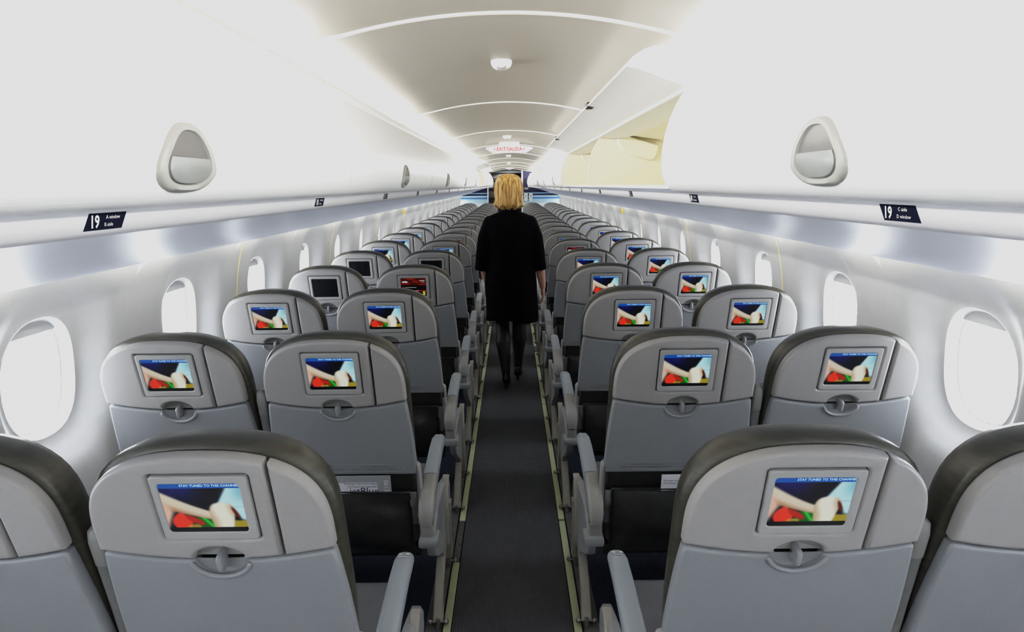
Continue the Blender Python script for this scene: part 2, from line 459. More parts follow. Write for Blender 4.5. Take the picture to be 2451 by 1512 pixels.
# latch recess + knob
bm = bmesh.new()
for sgn, a0, a1, cv in ((1, 0, 180, VS+.001), (-1, 180, 360, VS-.001)):
    rim = ell(a0, a1, .054, .0365, 16, 0, cv)
    c0 = back(0, -.006 if sgn > 0 else -.012, cv+sgn*.012)
    cvx = bm.verts.new(c0)
    vs = [bm.verts.new(back(u, -.014 if sgn > 0 else -.020, v)) for u, v in rim]
    for a, b in zip(vs[:-1], vs[1:]):
        f = bm.faces.new((a, b, cvx)); f.material_index = 0 if sgn > 0 else 1
    f = bm.faces.new((vs[-1], vs[0], cvx)); f.material_index = 0
ME['recess'] = fin(bm, 'latch_recess', [M['recess'], M['tray']], 30)
bm = bmesh.new()
rings = []
for w, s in ((-.010,1), (-.030,1), (-.036,.86), (-.038,.6)):
    rings.append([back(u*s, w, VS-.006+v*s) for u, v in rrect(.0125, .040, .006, 5)])
loft(bm, rings)
ME['knob'] = fin(bm, 'latch_knob', M['tray'], 50)
# leather cushion
def cush_out(e):
    pts = []
    N = 22
    for i in range(N+1):
        t = i/N
        v = .02 + (.749-.02+e)*(1-(1-t)**2.1)
        k = max(0, (v-.53)/(.749+e-.53))
        hw = (.2325+e)*max(0, 1-k**3.2)**(1/2.55)
        if v < .35: hw -= .012*(.35-v)/.35
        pts.append((hw, v))
    return pts + [(-u, v) for (u, v) in pts[::-1][1:]]
bm = bmesh.new()
prof = [(-.004,-.014), (.002,-.004), (.010,.0), (.032,-.003), (.060,-.011), (.082,-.025), (.092,-.045)]
loft(bm, [[back(u, w, v) for u, v in cush_out(e)] for w, e in prof])
ME['cushion'] = fin(bm, 'back_cushion', M['leather'], 50)
# lower back panel and hinges
bm = bmesh.new()
box(bm, (0,0,0), (.44,.02,.24), .006)
ME['lowback'] = fin(bm, 'lower_back_panel', M['darkpanel'], 40, T=lambda p: back(p.x, -.002+p.y, .115+p.z))
for s in (-1, 1):
    bm = bmesh.new()
    pts = [(s*.238, -.004, .275), (s*.242,-.004,.262), (s*.243,-.002,.22), (s*.243,.0,.14), (s*.240,.003,.07)]
    rings = []
    for (u, w, v), hh, ww in zip(pts, (.006,.012,.010,.008,.006), (.008,.012,.010,.009,.008)):
        rings.append([back(u+ww*.5*math.cos(a)*1.3, w-.012+hh*math.sin(a)*1.3, v) for a in [2*PI*k/10 for k in range(10)]])
    loft(bm, rings)
    ME['trayarm%d' % s] = fin(bm, 'tray_arm', M['shell'], 50)
# literature pocket
def pocket_pt(s, t):       # s -1..1, t 0 bottom..1 top
    z = .365+.245*t
    u = s*.208
    wob = .006*math.sin(9*t+2*s)+.004*math.sin(3*s+14*t)
    bul = .075*(math.sin(PI*min(1, .15+t*.8))**.8)*(1-abs(s)**6)*(.8+.2*math.cos(s*2))
    y = -.055-.02*(1-t)*0 - bul*.75 + (t-.5)*-.03 + wob
    return (u, y+.01*(1-t), z)
bm = bmesh.new(); nx, nz = 20, 14
fr = [[bm.verts.new(pocket_pt(-1+2*i/nx, j/nz)) for i in range(nx+1)] for j in range(nz+1)]
bk = [[bm.verts.new(Vector(pocket_pt(-1+2*i/nx, j/nz))+Vector((0,.012,0))) for i in range(nx+1)] for j in range(nz+1)]
for G_, o in ((fr, 1), (bk, -1)):
    for j in range(nz):
        for i in range(nx):
            bm.faces.new((G_[j][i], G_[j][i+1], G_[j+1][i+1], G_[j+1][i])[::o])
for i in range(nx):
    bm.faces.new((fr[nz][i], fr[nz][i+1], bk[nz][i+1], bk[nz][i])); bm.faces.new((fr[0][i], bk[0][i], bk[0][i+1], fr[0][i+1]))
for j in range(nz):
    bm.faces.new((fr[j][0], fr[j+1][0], bk[j+1][0], bk[j][0])); bm.faces.new((fr[j][nx], bk[j][nx], bk[j+1][nx], fr[j+1][nx]))
ME['pocket'] = fin(bm, 'literature_pocket', M['black'], 60)
bm = bmesh.new()
path = [pocket_pt(-1, j/10) for j in range(11)] + [pocket_pt(-1+2*i/20, 1) for i in range(1, 20)] + [pocket_pt(1, 1-j/10) for j in range(11)]
tube(bm, [Vector(p)+Vector((0,-.002,0)) for p in path], .0035, 6)
ME['piping'] = fin(bm, 'pocket_piping', M['black'], 60)
for s in (-1, 1):
    bm = bmesh.new()
    loft(bm, [[(s*.219+u, yy+v, z) for u, v in rrect(ww, .010, .003, 2)] for z, yy, ww in ((.600,-.066,.022),(.57,-.064,.026),(.545,-.060,.024),(.54,-.056,.018),(.47,-.045,.016))])
    ME['pstrap%d' % s] = fin(bm, 'pocket_strap', M['strap'], 40)
# seat cushion
bm = bmesh.new()
rings = []
for y, zz, hh, hw in ((.0,.40,.045,.205),(.02,.405,.055,.216),(.15,.405,.06,.223),(.32,.412,.063,.224),(.42,.412,.06,.221),(.455,.405,.048,.212),(.47,.395,.03,.195)):
    rings.append([(u, y, zz+v) for u, v in rrect(hw*2, hh*2, .028, 4)])
loft(bm, rings)
ME['seatc'] = fin(bm, 'seat_cushion', M['leatherseat'], 50)
bm = bmesh.new()
box(bm, (0,.22,.335), (.44,.44,.03), .006)
for y in (.03, .38): cyl(bm, (-.22,y,.315), (.22,y,.315), .018)
box(bm, (0,.2,.30), (.30,.26,.05), .006)
ME['pan'] = fin(bm, 'seat_frame', M['darkpanel'], 40)
# armrests (s=+1: aisle on +x side)
def rr3(cx, cy, cz, w, h, r, tilt=0, n=3):
    out = []
    for u, v in rrect(w, h, r, n):
        out.append((cx+u, cy-v*math.sin(tilt), cz+v*math.cos(tilt)))
    return out
def arm_meshes(s):
    X = s*.266; d = {}
    bm = bmesh.new()
    loft(bm, [rr3(X,.035,.598,.052,.056,.014,.25), rr3(X,.12,.617,.052,.05,.016,.2), rr3(X,.21,.632,.052,.046,.016,.12),
              rr3(X,.275,.636,.052,.044,.017,.0), rr3(X,.31,.630,.048,.040,.017,-.2), rr3(X,.325,.622,.036,.028,.012,-.4)])
    d['pad'] = fin(bm, 'armrest', M['arm'], 45)
    bm = bmesh.new()
    loft(bm, [rr3(X,-.118,.500,.036,.02,.006,1.0), rr3(X,-.11,.535,.050,.05,.012,.9), rr3(X,-.085,.560,.053,.058,.014,.7), rr3(X,-.05,.578,.053,.062,.014,.45), rr3(X,.033,.596,.053,.058,.014,.25)])
    d['rear'] = fin(bm, 'armrest_elbow', M['armb'], 45)
    bm = bmesh.new()
    cyl(bm, (X-.025,-.098,.515), (X+.025,-.098,.515), .017, 16, 0)
    box(bm, (X,-.085,.475), (.046,.05,.06), .008, 0)
    box(bm, (X+s*.006,-.092,.438), (.068,.075,.034), .009, 1)
    d['pivot'] = fin(bm, 'armrest_pivot', [M['armb'], M['bump_g']], 45)
    # recline / audio buttons at tip
    bm = bmesh.new()
    T = lambda p: (X+p.x, .288+p.y, .6585-.0*p.y-(.288+p.y-.288)*.12)
    for cx, cy, w, h in ((-.010,.006,.009,.010), (.010,.006,.009,.010), (0,-.010,.026,.004)):
        f = [(X+cx+a*w/2, .290+cy+b*h/2) for a, b in ((-1,-1),(1,-1),(1,1),(-1,1))]
        bm.faces.new([bm.verts.new((x, y, .6600-max(0,(y-.275))*.22)) for x, y in f])
    d['btn'] = fin(bm, 'armrest_buttons', M['white'], 0)
    # side frame
    X2 = s*.276
    prof = [(-.105,.44),(-.06,.48),(.02,.495),(.14,.485),(.26,.465),(.38,.43),(.42,.385),(.42,.33),(.36,.27),(.28,.215),(.22,.19),(.16,.20),(.10,.255),(.0,.31),(-.08,.365)]
    d['side'] = plate([prof], .030, .006, lambda p: Vector((X2 + (p.z-.015), p.x, p.y)), M['frameside'], 'side_frame')
    bm = bmesh.new()
    edge = [(.295,.478),(.262,.455),(.238,.41),(.225,.35),(.22,.28),(.225,.215)]
    rings = []
    for (y, z) in edge:
        rings.append([(X2+s*.014+u, y+v, z) for u, v in rrect(.026, .022, .006, 2)])
    loft(bm, rings)
    d['trim'] = fin(bm, 'side_frame_edge', M['frame'], 45)
    # legs
    def leg(pts, w, t):
        bm = bmesh.new(); rings = []
        for (x, y, z), ww in zip(pts, w):
            rings.append([(x+u, y+v, z) for u, v in rrect(ww, t, .008, 2)])
        loft(bm, rings); return bm
    bm = leg([(X2-s*.002,.20,.27),(X2,.165,.20),(X2,.105,.15),(X2,.05,.09),(X2,.02,.035)], (.034,.036,.036,.036,.040), .040)
    d['leg1'] = fin(bm, 'leg', M['frame'], 45)
    bm = leg([(X2,.36,.33),(X2,.375,.25),(X2,.39,.12),(X2,.40,.045)], (.05,.038,.034,.038), .045)
    d['leg2'] = fin(bm, 'leg', M['frame'], 45)
    def foot(y):
        bm = bmesh.new(); x = X2
        box(bm, (x,y,.022), (.016,.07,.045), .004)
        cyl(bm, (x-.03,y-.012,.028), (x+.03,y-.012,.028), .0055, 10)
        for q in (-.03, .03): ball(bm, (x+q,y-.012,.028), .0105, u=10, v=6)
        cyl(bm, (x,y-.03,.01), (x,y-.03,.045), .008, 10)
        return fin(bm, 'foot_fitting', M['metal'], 45)
    d['foot1'] = foot(.02); d['foot2'] = foot(.40)
    # raised centre armrest on the other side
    bm = bmesh.new(); Xc = -s*.2525
    rings = []
    for z, y, w, t in ((.46,-.03,.034,.05),(.60,-.055,.036,.055),(.80,-.085,.036,.058),(.912,-.104,.036,.058)):
        rings.append([(Xc+u, y+.03+v, z) for u, v in rrect(w, t, .013, 4)])
    loft(bm, rings)
    d['centre'] = fin(bm, 'centre_armrest', M['strap'], 45)
    bm = bmesh.new(); rings = []
    for z, y, w, t in ((.895,-.101,.030,.05),(.900,-.102,.036,.060),(.955,-.112,.036,.058),(.978,-.116,.034,.048),(.988,-.118,.022,.03)):
        rings.append([(Xc+u, y+.03+v, z) for u, v in rrect(w, t, .011, 4)])
    loft(bm, rings)
    d['centre2'] = fin(bm, 'armrest_end_cap', M['armb'], 45)
    # belt side lower bracket
    return d
AR = {1: arm_meshes(1), -1: arm_meshes(-1)}

def build_seat(kind, s, scr):
    """kind 'aisle'/'window'; s=+1 aisle to the right of the seat"""
    r = empty('passenger_seat')
    obj('back_cushion', ME['cushion'], r); obj('back_shell', ME['upper'], r); obj('side_panel', ME['sidepanel'], r)
    b = obj('monitor_bezel', ME['bezel'], r)
    obj('display', ME[scr], b)
    t = obj('tray_table', ME['tray'], r); obj('latch_cup_rim', ME['lip'], t); obj('safety_text', ME['traytext'], t)
    k = obj('latch_recess', ME['recess'], r); obj('latch_knob', ME['knob'], k)
    obj('tray_arm', ME['trayarm%d' % (s if kind == 'aisle' else -s)], r); obj('lower_back_panel', ME['lowback'], r)
    p = obj('literature_pocket', ME['pocket'], r); obj('pocket_piping', ME['piping'], p); obj('pocket_strap', ME['pstrap1'], p); obj('pocket_strap', ME['pstrap-1'], p)
    obj('seat_cushion', ME['seatc'], r); obj('seat_frame', ME['pan'], r)
    if kind == 'aisle':
        A = AR[s]
        a = obj('armrest', A['pad'], r); obj('armrest_buttons', A['btn'], a); obj('armrest_elbow', A['rear'], r)
        obj('armrest_pivot', A['pivot'], r)
        f = obj('side_frame', A['side'], r); obj('side_frame_edge', A['trim'], f)
        l = obj('leg', A['leg1'], r); obj('foot_fitting', A['foot1'], l)
        l = obj('leg', A['leg2'], r); obj('foot_fitting', A['foot2'], l)
        ca = obj('centre_armrest', A['centre'], r); obj('armrest_end_cap', A['centre2'], ca)
    else:
        for y, tt in ((.03,.02), (.38,.40)):
            bm = bmesh.new(); x = s*.10
            rings = [[(x+u, yy+v, z) for u, v in rrect(.03,.04,.006,2)] for yy, z in ((y,.33),(tt,.0))]
            loft(bm, rings)
            obj('leg', LEGW.setdefault((s, y), fin(bm, 'leg', M['darkpanel'], 45)), r)
    return r
LEGW = {}
kids = {}
def copy_tree(o, parent=None):
    c = o.copy(); COL.objects.link(c)
    if parent is not None: c.parent = parent
    for ch in PR[o.name] if o.name in PR else []:
        copy_tree(ch, c)
    return c
PR = {}
def register(o):
    PR[o.name] = [c for c in COL.objects if c.parent == o]
    for c in PR[o.name]: register(c)
NROW = 19; PITCH = .82
def rowY(n): return 1.965+PITCH*(n-1) + (.02 if n == 0 else 0)
ords = ['nearest','second','third','fourth','fifth','sixth','seventh','eighth','ninth','tenth','eleventh','twelfth','thirteenth',
        'fourteenth','fifteenth','sixteenth','seventeenth','eighteenth','nineteenth']
OFF = {('L','window',3), ('L','window',4), ('L','aisle',4)}
MENU = {('L','aisle',3), ('L','aisle',6), ('R','aisle',5)}
protos = {}
DARKFAR = 11
for sd, xs in (('L', -1), ('R', 1)):
    for kind, X in (('aisle', .555), ('window', 1.067)):
        for n in range(NROW):
            scr = 'scr_pic'
            if (sd, kind, n) in OFF or n >= DARKFAR: scr = 'scr_off'
            if (sd, kind, n) in MENU: scr = 'scr_menu'
            key = (sd, kind, scr)
            if key not in protos:
                r = build_seat(kind, -xs, scr); protos[key] = r
                register(r)
            else:
                r = copy_tree(protos[key])
            r.location = (xs*X, rowY(n), 0)
            side = 'left' if sd == 'L' else 'right'
            what = {'scr_pic':'lit screen showing hands', 'scr_off':'dark screen', 'scr_menu':'red menu on its screen'}[scr]
            if kind == 'aisle':
                lab = f'grey {side}-hand aisle seat with armrest beside the aisle, {ords[n]} row from the camera, {what}'
            else:
                lab = f'grey {side}-hand window seat against the {side} wall, {ords[n]} row from the camera, {what}'
            lab = lab if n else lab.replace('nearest row from', 'row nearest').replace('row nearest the camera', 'row nearest the camera')
            if len(lab.split()) > 16: lab = lab.rsplit(',', 1)[0]
            tag(r, lab, 'seat', f'{kind} seats in the {side} block')

# ------------------------------------------------------------------ cabin wall with window scoops
R0, Z0 = 1.37, .95
WP, W0, WZ, WHW, WHH = .79, 1.77, 1.065, .146, .188
Y0, Y1 = -1.8, 17.3
def wx(z): return math.sqrt(max(0, R0*R0-(z-Z0)**2))
def rayrect(c, s, hy, zlo, zhi):
    ts = []
    if abs(c) > 1e-9: ts.append(hy/abs(c))
    if s > 1e-9: ts.append(zhi/s)
    if s < -1e-9: ts.append(zlo/-s)
    return min(ts)
ZT = 1.44
def angles():
    hy, zh, zl = WP/2, ZT-WZ, WZ-.30
    a = [2*PI*k/48 for k in range(48)]
    for c in (math.atan2(zh, hy), PI-math.atan2(zh, hy), -math.atan2(zl, hy)+2*PI, PI+math.atan2(zl, hy)):
        i = min(range(len(a)), key=lambda q: abs(a[q]-c)); a[i] = c
    return sorted(a)
ANG = angles()
TS = [0,.03,.07,.12,.18,.25,.33,.42,.52,.64,.78,1]
def sup(a, k=1.0, n=2.4, dz=0):
    c, s = math.cos(a), math.sin(a)
    r = (abs(c/(WHW*k))**n+abs(s/(WHH*k))**n)**(-1/n)
    return r*c, r*s
def wall_mesh(sx):
    bm = bmesh.new()
    k0 = int(math.floor((Y0-W0)/WP)); k1 = int(math.ceil((Y1-W0)/WP))
    def disp(dy, dz, ey, ez):
        dist = math.hypot(dy-ey, dz-ez)
        up = max(0, dz)/max(1e-6, math.hypot(dy, dz))
        reach = .11+.10*up**1.2
        return .075*(1-sm(dist, 0, reach))
    for k in range(k0, k1+1):
        yc = W0+k*WP
        rings = []
        for t in TS:
            ring = []
            for a in ANG:
                ey, ez = sup(a)
                rr = rayrect(math.cos(a), math.sin(a), WP/2, WZ-.30, ZT-WZ)
                oy, oz = rr*math.cos(a), rr*math.sin(a)
                dy, dz = ey+(oy-ey)*t, ez+(oz-ez)*t
                z = WZ+dz
                ring.append((sx*(wx(z)+disp(dy, dz, ey, ez)), yc+dy, z))
            rings.append(ring)
        loft(bm, rings, cap=False)
        # below
        zs = [.30,.22,.14,.07,.0]
        ys = [yc-WP/2, yc+WP/2]
        g = [[bm.verts.new((sx*wx(z), y, z)) for y in ys] for z in zs]
        for a, b in zip(g[:-1], g[1:]): bm.faces.new((a[0], a[1], b[1], b[0]))
        # above, crown behind the bins up to the keel line
        g = []
        for q in range(15):
            th = math.asin((ZT-Z0)/R0)+(PI/2-math.asin((ZT-Z0)/R0))*q/14
            g.append([bm.verts.new((sx*R0*math.cos(th), y, Z0+R0*math.sin(th))) for y in ys])
        for a, b in zip(g[:-1], g[1:]): bm.faces.new((a[0], a[1], b[1], b[0]))
    bmesh.ops.remove_doubles(bm, verts=bm.verts, dist=.0004)
    me = fin(bm, 'wall', M['wall'], 60, recalc=False)
    return me
for sx, nm in ((-1, 'wall_left'), (1, 'wall_right')):
    tag(obj(nm, wall_mesh(sx)), kind='structure')
wn = 1
def win_frame(sx):
    bm = bmesh.new()
    ex = wx(WZ)
    rings = []
    for d, k in ((.074,1.0), (.083,.97), (.105,.93), (.125,.92)):
        ring = []
        for a in ANG:
            y, z = sup(a, k)
            ring.append((sx*(wx(WZ+sup(a,1.0)[1])*(1 if d < .045 else 1)+d), y, z+WZ))
        rings.append(ring)
    loft(bm, rings, cap=False)
    return fin(bm, 'window_frame', M['wall'], 60, recalc=False)
def win_pane(sx):
    bm = bmesh.new()
    bm.faces.new([bm.verts.new((sx*(wx(WZ+sup(a)[1])+.118), sup(a,.935)[0], sup(a,.935)[1]+WZ)) for a in ANG])
    bmesh.ops.triangulate(bm, faces=bm.faces)
    
    bmesh.ops.recalc_face_normals(bm, faces=bm.faces)
    if (sum((f.normal.x for f in bm.faces))*sx) > 0: bmesh.ops.reverse_faces(bm, faces=bm.faces)
    return fin(bm, 'window_pane', M['glasswin'], 0, recalc=False)
def win_seal(sx):
    bm = bmesh.new()
    pts = [(sx*(wx(WZ+sup(a)[1])+.112), sup(a,.905)[0], sup(a,.905)[1]+WZ) for a in ANG]
    R_ = []
    for i, p in enumerate(pts):
        c = Vector((0, -Vector(p).y, WZ-Vector(p).z)).normalized()
        R_.append([(p[0]+sx*u, p[1]+c.y*v, p[2]+c.z*v) for u, v in ((-.002,-.0012),(-.002,.0012),(.002,.0012),(.002,-.0012))])
    R_.append(R_[0])
    loft(bm, R_, cap=False)
    return fin(bm, 'window_seal', M['grey'], 0)
def win_shade(sx):
    bm = bmesh.new()
    pts = [a for a in ANG if .25 < a < PI-.25]
    up = [sup(a, .95) for a in pts]; up = [(y, z) for y, z in up if z > WHH*.70]
    ring = [bm.verts.new((sx*(wx(WZ+z)+.108), y, z+WZ)) for y, z in up]
    ring2 = [bm.verts.new((sx*(wx(WZ+z)+.100), y, z+WZ)) for y, z in up]
    bm.faces.new(ring); bm.faces.new(ring2)
    for i in range(len(ring)):
        j = (i+1) % len(ring); bm.faces.new((ring[i], ring[j], ring2[j], ring2[i]))
    for i in range(3):
        pass
    return fin(bm, 'window_shade', M['wall'], 30)
WM = {sx: (win_frame(sx), win_pane(sx), win_shade(sx), win_seal(sx)) for sx in (-1, 1)}
for sx in (-1, 1):
    for k in range(-2, 20):
        yc = W0+k*WP
        if yc > Y1-.2 or yc < -.9: continue
        w = empty(f'window_{wn}', (0, yc, 0)); tag(w, kind='structure'); wn += 1
        obj('window_frame', WM[sx][0], w); obj('window_pane', WM[sx][1], w); obj('window_shade', WM[sx][2], w); obj('window_seal', WM[sx][3], w)
# panel seams
tn = 1
def trim(name_me, bm, m, smooth=40):
    global tn
    o = obj(f'trim_{tn}', fin(bm, name_me, m, smooth)); tag(o, kind='structure'); tn += 1
    return o
for sx in (-1, 1):
    bm = bmesh.new()
    for k in range(-1, 10):
        y = W0-WP/2+2*WP*k + (0 if sx < 0 else 0)
        if y < Y0 or y > Y1: continue
        pts = [(sx*(wx(z)-.001), y, z) for z in [.1+.11*q for q in range(13)]]
        rings = [[(p[0]+a*.002, p[1]+b*.0035, p[2]) for a, b in ((-1,-1),(1,-1),(1,1),(-1,1))] for p in pts]
        loft(bm, rings)
    trim('panel_seam', bm, M['seam'])

# ------------------------------------------------------------------ ceiling
def cz(x):
    x = abs(x)
    if x < .42: return 2.05-.30*x*x
    return 2.05-.30*.42*.42-(x-.42)*.12
xs = [-.80+1.60*i/40 for i in range(41)]
bm = bmesh.new()
a = [bm.verts.new((x, Y0, cz(x))) for x in xs]; b = [bm.verts.new((x, Y1-.55, cz(x))) for x in xs]
a2 = [bm.verts.new((x, Y0, cz(x)+.015)) for x in xs]; b2 = [bm.verts.new((x, Y1-.55, cz(x)+.015)) for x in xs]
for i in range(40):
    bm.faces.new((a[i], a[i+1], b[i+1], b[i])); bm.faces.new((a2[i], b2[i], b2[i+1], a2[i+1]))
for p, q in ((0, 0), (40, 40)): bm.faces.new((a[p], b[p], b2[p], a2[p]))
tag(obj('ceiling', fin(bm, 'ceiling', M['ceil'], 40)), kind='structure')
SEAM0 = 1.62; BL = 1.64
bm = bmesh.new()
for k in range(-1, 10):
    y = SEAM0+BL*k
    if y > Y1-.6: continue
    rings = []
    for x in xs[4:-4]:
        z = cz(x)
        rings.append([(x, y-.010, z-.0), (x, y-.005, z-.005), (x, y+.005, z-.005), (x, y+.010, z)])
    loft(bm, rings)
trim('ceiling_ridge', bm, M['ridge'])

# ------------------------------------------------------------------ overhead bins
DP = [(.475,1.606),(.452,1.607),(.432,1.613),(.416,1.628),(.407,1.650),(.403,1.680),(.403,1.715),(.409,1.755),(.420,1.795),
      (.436,1.832),(.457,1.866),(.482,1.893),(.512,1.912),(.545,1.922)]
def profile_solid(bm, prof, y0, y1, th, mi=0, sx=1):
    """thick sheet along a cross-section profile (x,z)"""
    n = len(prof); inn = []
    for i in range(n):
        p0 = Vector(prof[max(0, i-1)]); p1 = Vector(prof[min(n-1, i+1)]); t = (p1-p0).normalized()
        inn.append((prof[i][0]+t.y*th, prof[i][1]-t.x*th))
    loop = list(prof)+inn[::-1]
    rings = []
    for y in (y0, y1): rings.append([(sx*x, y, z) for x, z in loop])
    R = [[bm.verts.new(p) for p in r] for r in rings]
    m = len(loop)
    for i in range(m):
        j = (i+1) % m
        f = bm.faces.new((R[0][i], R[0][j], R[1][j], R[1][i])); f.material_index = mi
    for r in R:
        for i in range(n-1):
            f = bm.faces.new((r[i], r[i+1], r[m-2-i], r[m-1-i])); f.material_index = mi
def door_mesh(sx):
    bm = bmesh.new(); g = .004
    profile_solid(bm, DP, g, BL-g, .014, 0, sx)
    return fin(bm, 'bin_door', M['bin'], 40)
def door_open_mesh(sx):
    bm = bmesh.new(); g = .004
    pr = [(.300,1.905),(.305,1.925),(.322,1.945),(.350,1.962),(.385,1.971),(.425,1.974),(.470,1.969),(.520,1.955),(.565,1.935),(.600,1.910),(.625,1.885)]
    low = [(.612,1.862),(.55,1.862),(.47,1.868),(.40,1.893),(.34,1.914),(.306,1.921)]
    loft(bm, [[(sx*x, yy, z) for x, z in pr[1:]+low] for yy in (g, BL-g)])
    # latch hardware on the lip
    box(bm, (sx*.318,BL/2,1.926), (.03,.07,.02), .004, 1)
    box(bm, (sx*.338,BL/2+.03,1.938), (.02,.03,.018), .004, 1)
    return fin(bm, 'bin_door', [M['bin'], M['galley']], 40)
ENDP = [(.475,1.610),(.440,1.622),(.424,1.640),(.418,1.680),(.418,1.715),(.424,1.755),(.435,1.795),(.451,1.828),(.472,1.860),(.495,1.885),(.53,1.90),
        (.75,1.90),(.95,1.80),(1.10,1.66),(1.18,1.50),(1.19,1.44)]
def body_mesh(sx):
    bm = bmesh.new()
    for y in (.0015, BL-.0095):
        rings = [[(sx*x, yy, z) for x, z in ENDP] for yy in (y, y+.008)]
        loft(bm, rings, mi=0)
    # floor, back, roof liners
    pr = [(.462,1.616),(.70,1.600),(.95,1.565),(1.02,1.60),(1.02,1.66),(.93,1.77),(.78,1.86),(.60,1.885),(.50,1.880)]
    profile_solid(bm, pr, .0095, BL-.0095, -.010, 0, sx)
    # front lip of bin floor and the top valance
    box(bm, (sx*.450,BL/2,1.6195), (.045,BL-.024,.007), .002, 1)
    box(bm, (sx*.470,BL/2,1.878), (.020,BL-.024,.030), .004, 1)
    # slanted stiffener pocket on the far divider
    return fin(bm, 'bin_body', [M['binliner'], M['bin']], 40)
def pocket_mesh(sx):
    pts = [(.560,1.885),(.775,1.822),(.762,1.775),(.750,1.755),(.730,1.748),(.600,1.790),(.580,1.805),(.562,1.84)]
    return plate([pts], .05, .008, lambda p: Vector((sx*p.x, BL-.012-p.z, p.y)), M['binliner'], 'stiffener_panel')
def label_mesh(sx):
    bm = bmesh.new()
    box(bm, (sx*.4595,BL*.5,1.879), (.002,.80,.020), 0, 0)
    for y in (.30,.325): box(bm, (sx*.4580,BL*.5-y,1.879), (.001,.010,.014), 0, 1)
    for k in range(2):
        text_bm(bm, 'STOW HEAVY ITEMS AT THE REAR', .013, lambda p: (sx*.4580, BL*.5-.12+.36*k+sx*p.x*-1*(-1 if sx>0 else 1)*-1, 1.879+p.y), 2)
    return fin(bm, 'bin_sticker', [M['white'], M['red'], M['txt']], 0, recalc=False)
def handle_outline(k=1.0, zb=0.0):
    out = []
    N = 40
    for i in range(N):
        a = 2*PI*i/N
        c, s = math.cos(a), math.sin(a)
        r = (abs(c)**2.6+abs(s)**2.6)**(-1/2.6)
        y, z = .074*r*c, .043*r*s
        w = 1-.42*sm(z, -.030, .046)
        out.append((y*w*k, z*k))
    return out
def door_x(z):
    for (x0, z0), (x1, z1) in zip(DP[:-1], DP[1:]):
        if z0 <= z <= z1: return x0+(x1-x0)*(z-z0)/(z1-z0)
    return .403
HZC = 1.668
def handle_mesh(sx):
    bm = bmesh.new(); yc = BL/2
    def ring(k, out, dz=0):
        return [(sx*(door_x(HZC+z)-out), yc+y, HZC+z+dz) for y, z in handle_outline(k)]
    R = [[bm.verts.new(p) for p in ring(k, o)] for k, o in ((1.03,-.004),(1.0,.004),(.93,.007),(.80,.006),(.76,.001))]
    n = len(R[0])
    for q, (a, b) in enumerate(zip(R[:-1], R[1:])):
        for i in range(n): f = bm.faces.new((a[i], a[(i+1) % n], b[(i+1) % n], b[i])); f.material_index = 0
    rr_ = [[bm.verts.new(p) for p in ring(q, .0025)] for q in (.79,.6,.4,.2,.05)]
    for a, b in zip(rr_[:-1], rr_[1:]):
        for i in range(n): f = bm.faces.new((a[i], a[(i+1) % n], b[(i+1) % n], b[i])); f.material_index = 1
    f = bm.faces.new(rr_[-1]); f.material_index = 1
    # paddle: lower part
    low = [(y*.74, z*.74) for y, z in handle_outline(1.0)]
    rr = [p for p in low if p[1] < .001]
    rings = [[(sx*(door_x(HZC+z)-o), yc+y*kk, HZC+z*kk) for y, z in rr] for o, kk in ((.001,1),(.0065,1),(.008,.93))]
    Q = [[bm.verts.new(p) for p in r] for r in rings]
    m = len(Q[0])
    for a, b in zip(Q[:-1], Q[1:]):
        for i in range(m): f = bm.faces.new((a[i], a[(i+1) % m], b[(i+1) % m], b[i])); f.material_index = 2
    f = bm.faces.new(Q[-1]); f.material_index = 2
    return fin(bm, 'door_handle', [M['grey'], M['cup'], M['paddle']], 40)
BM = {sx: dict(door=door_mesh(sx), open=door_open_mesh(sx), body=body_mesh(sx), handle=handle_mesh(sx), pocket=pocket_mesh(sx), sticker=label_mesh(sx)) for sx in (-1, 1)}
OPEN = {(1, 1), (1, 2), (-1, 5)}
bo = ['nearest','second','third','fourth','fifth','sixth','seventh','eighth','ninth','tenth']
for sx in (-1, 1):
    side = 'left' if sx < 0 else 'right'
    for k in range(-1, 9):
        y = SEAM0-BL+BL*k
        b = empty('overhead_bin', (0, y, 0))
        op = (sx, k) in OPEN
        obj('bin_body', BM[sx]['body'], b)
        if op:
            obj('bin_door', BM[sx]['open'], b); obj('stiffener_panel', BM[sx]['pocket'], b); obj('bin_sticker', BM[sx]['sticker'], b)
        else:
            d = obj('bin_door', BM[sx]['door'], b); obj('door_handle', BM[sx]['handle'], d)
        if k < 0: lab = f'white overhead bin above the {side} seats behind the camera'
        elif op: lab = f'open overhead bin with raised door and cream interior, {bo[k]} on the {side} side'
        else: lab = f'closed white overhead bin with grey handle, {bo[k]} on the {side} side'
        tag(b, lab, 'overhead bin', f'overhead bins on the {side}')
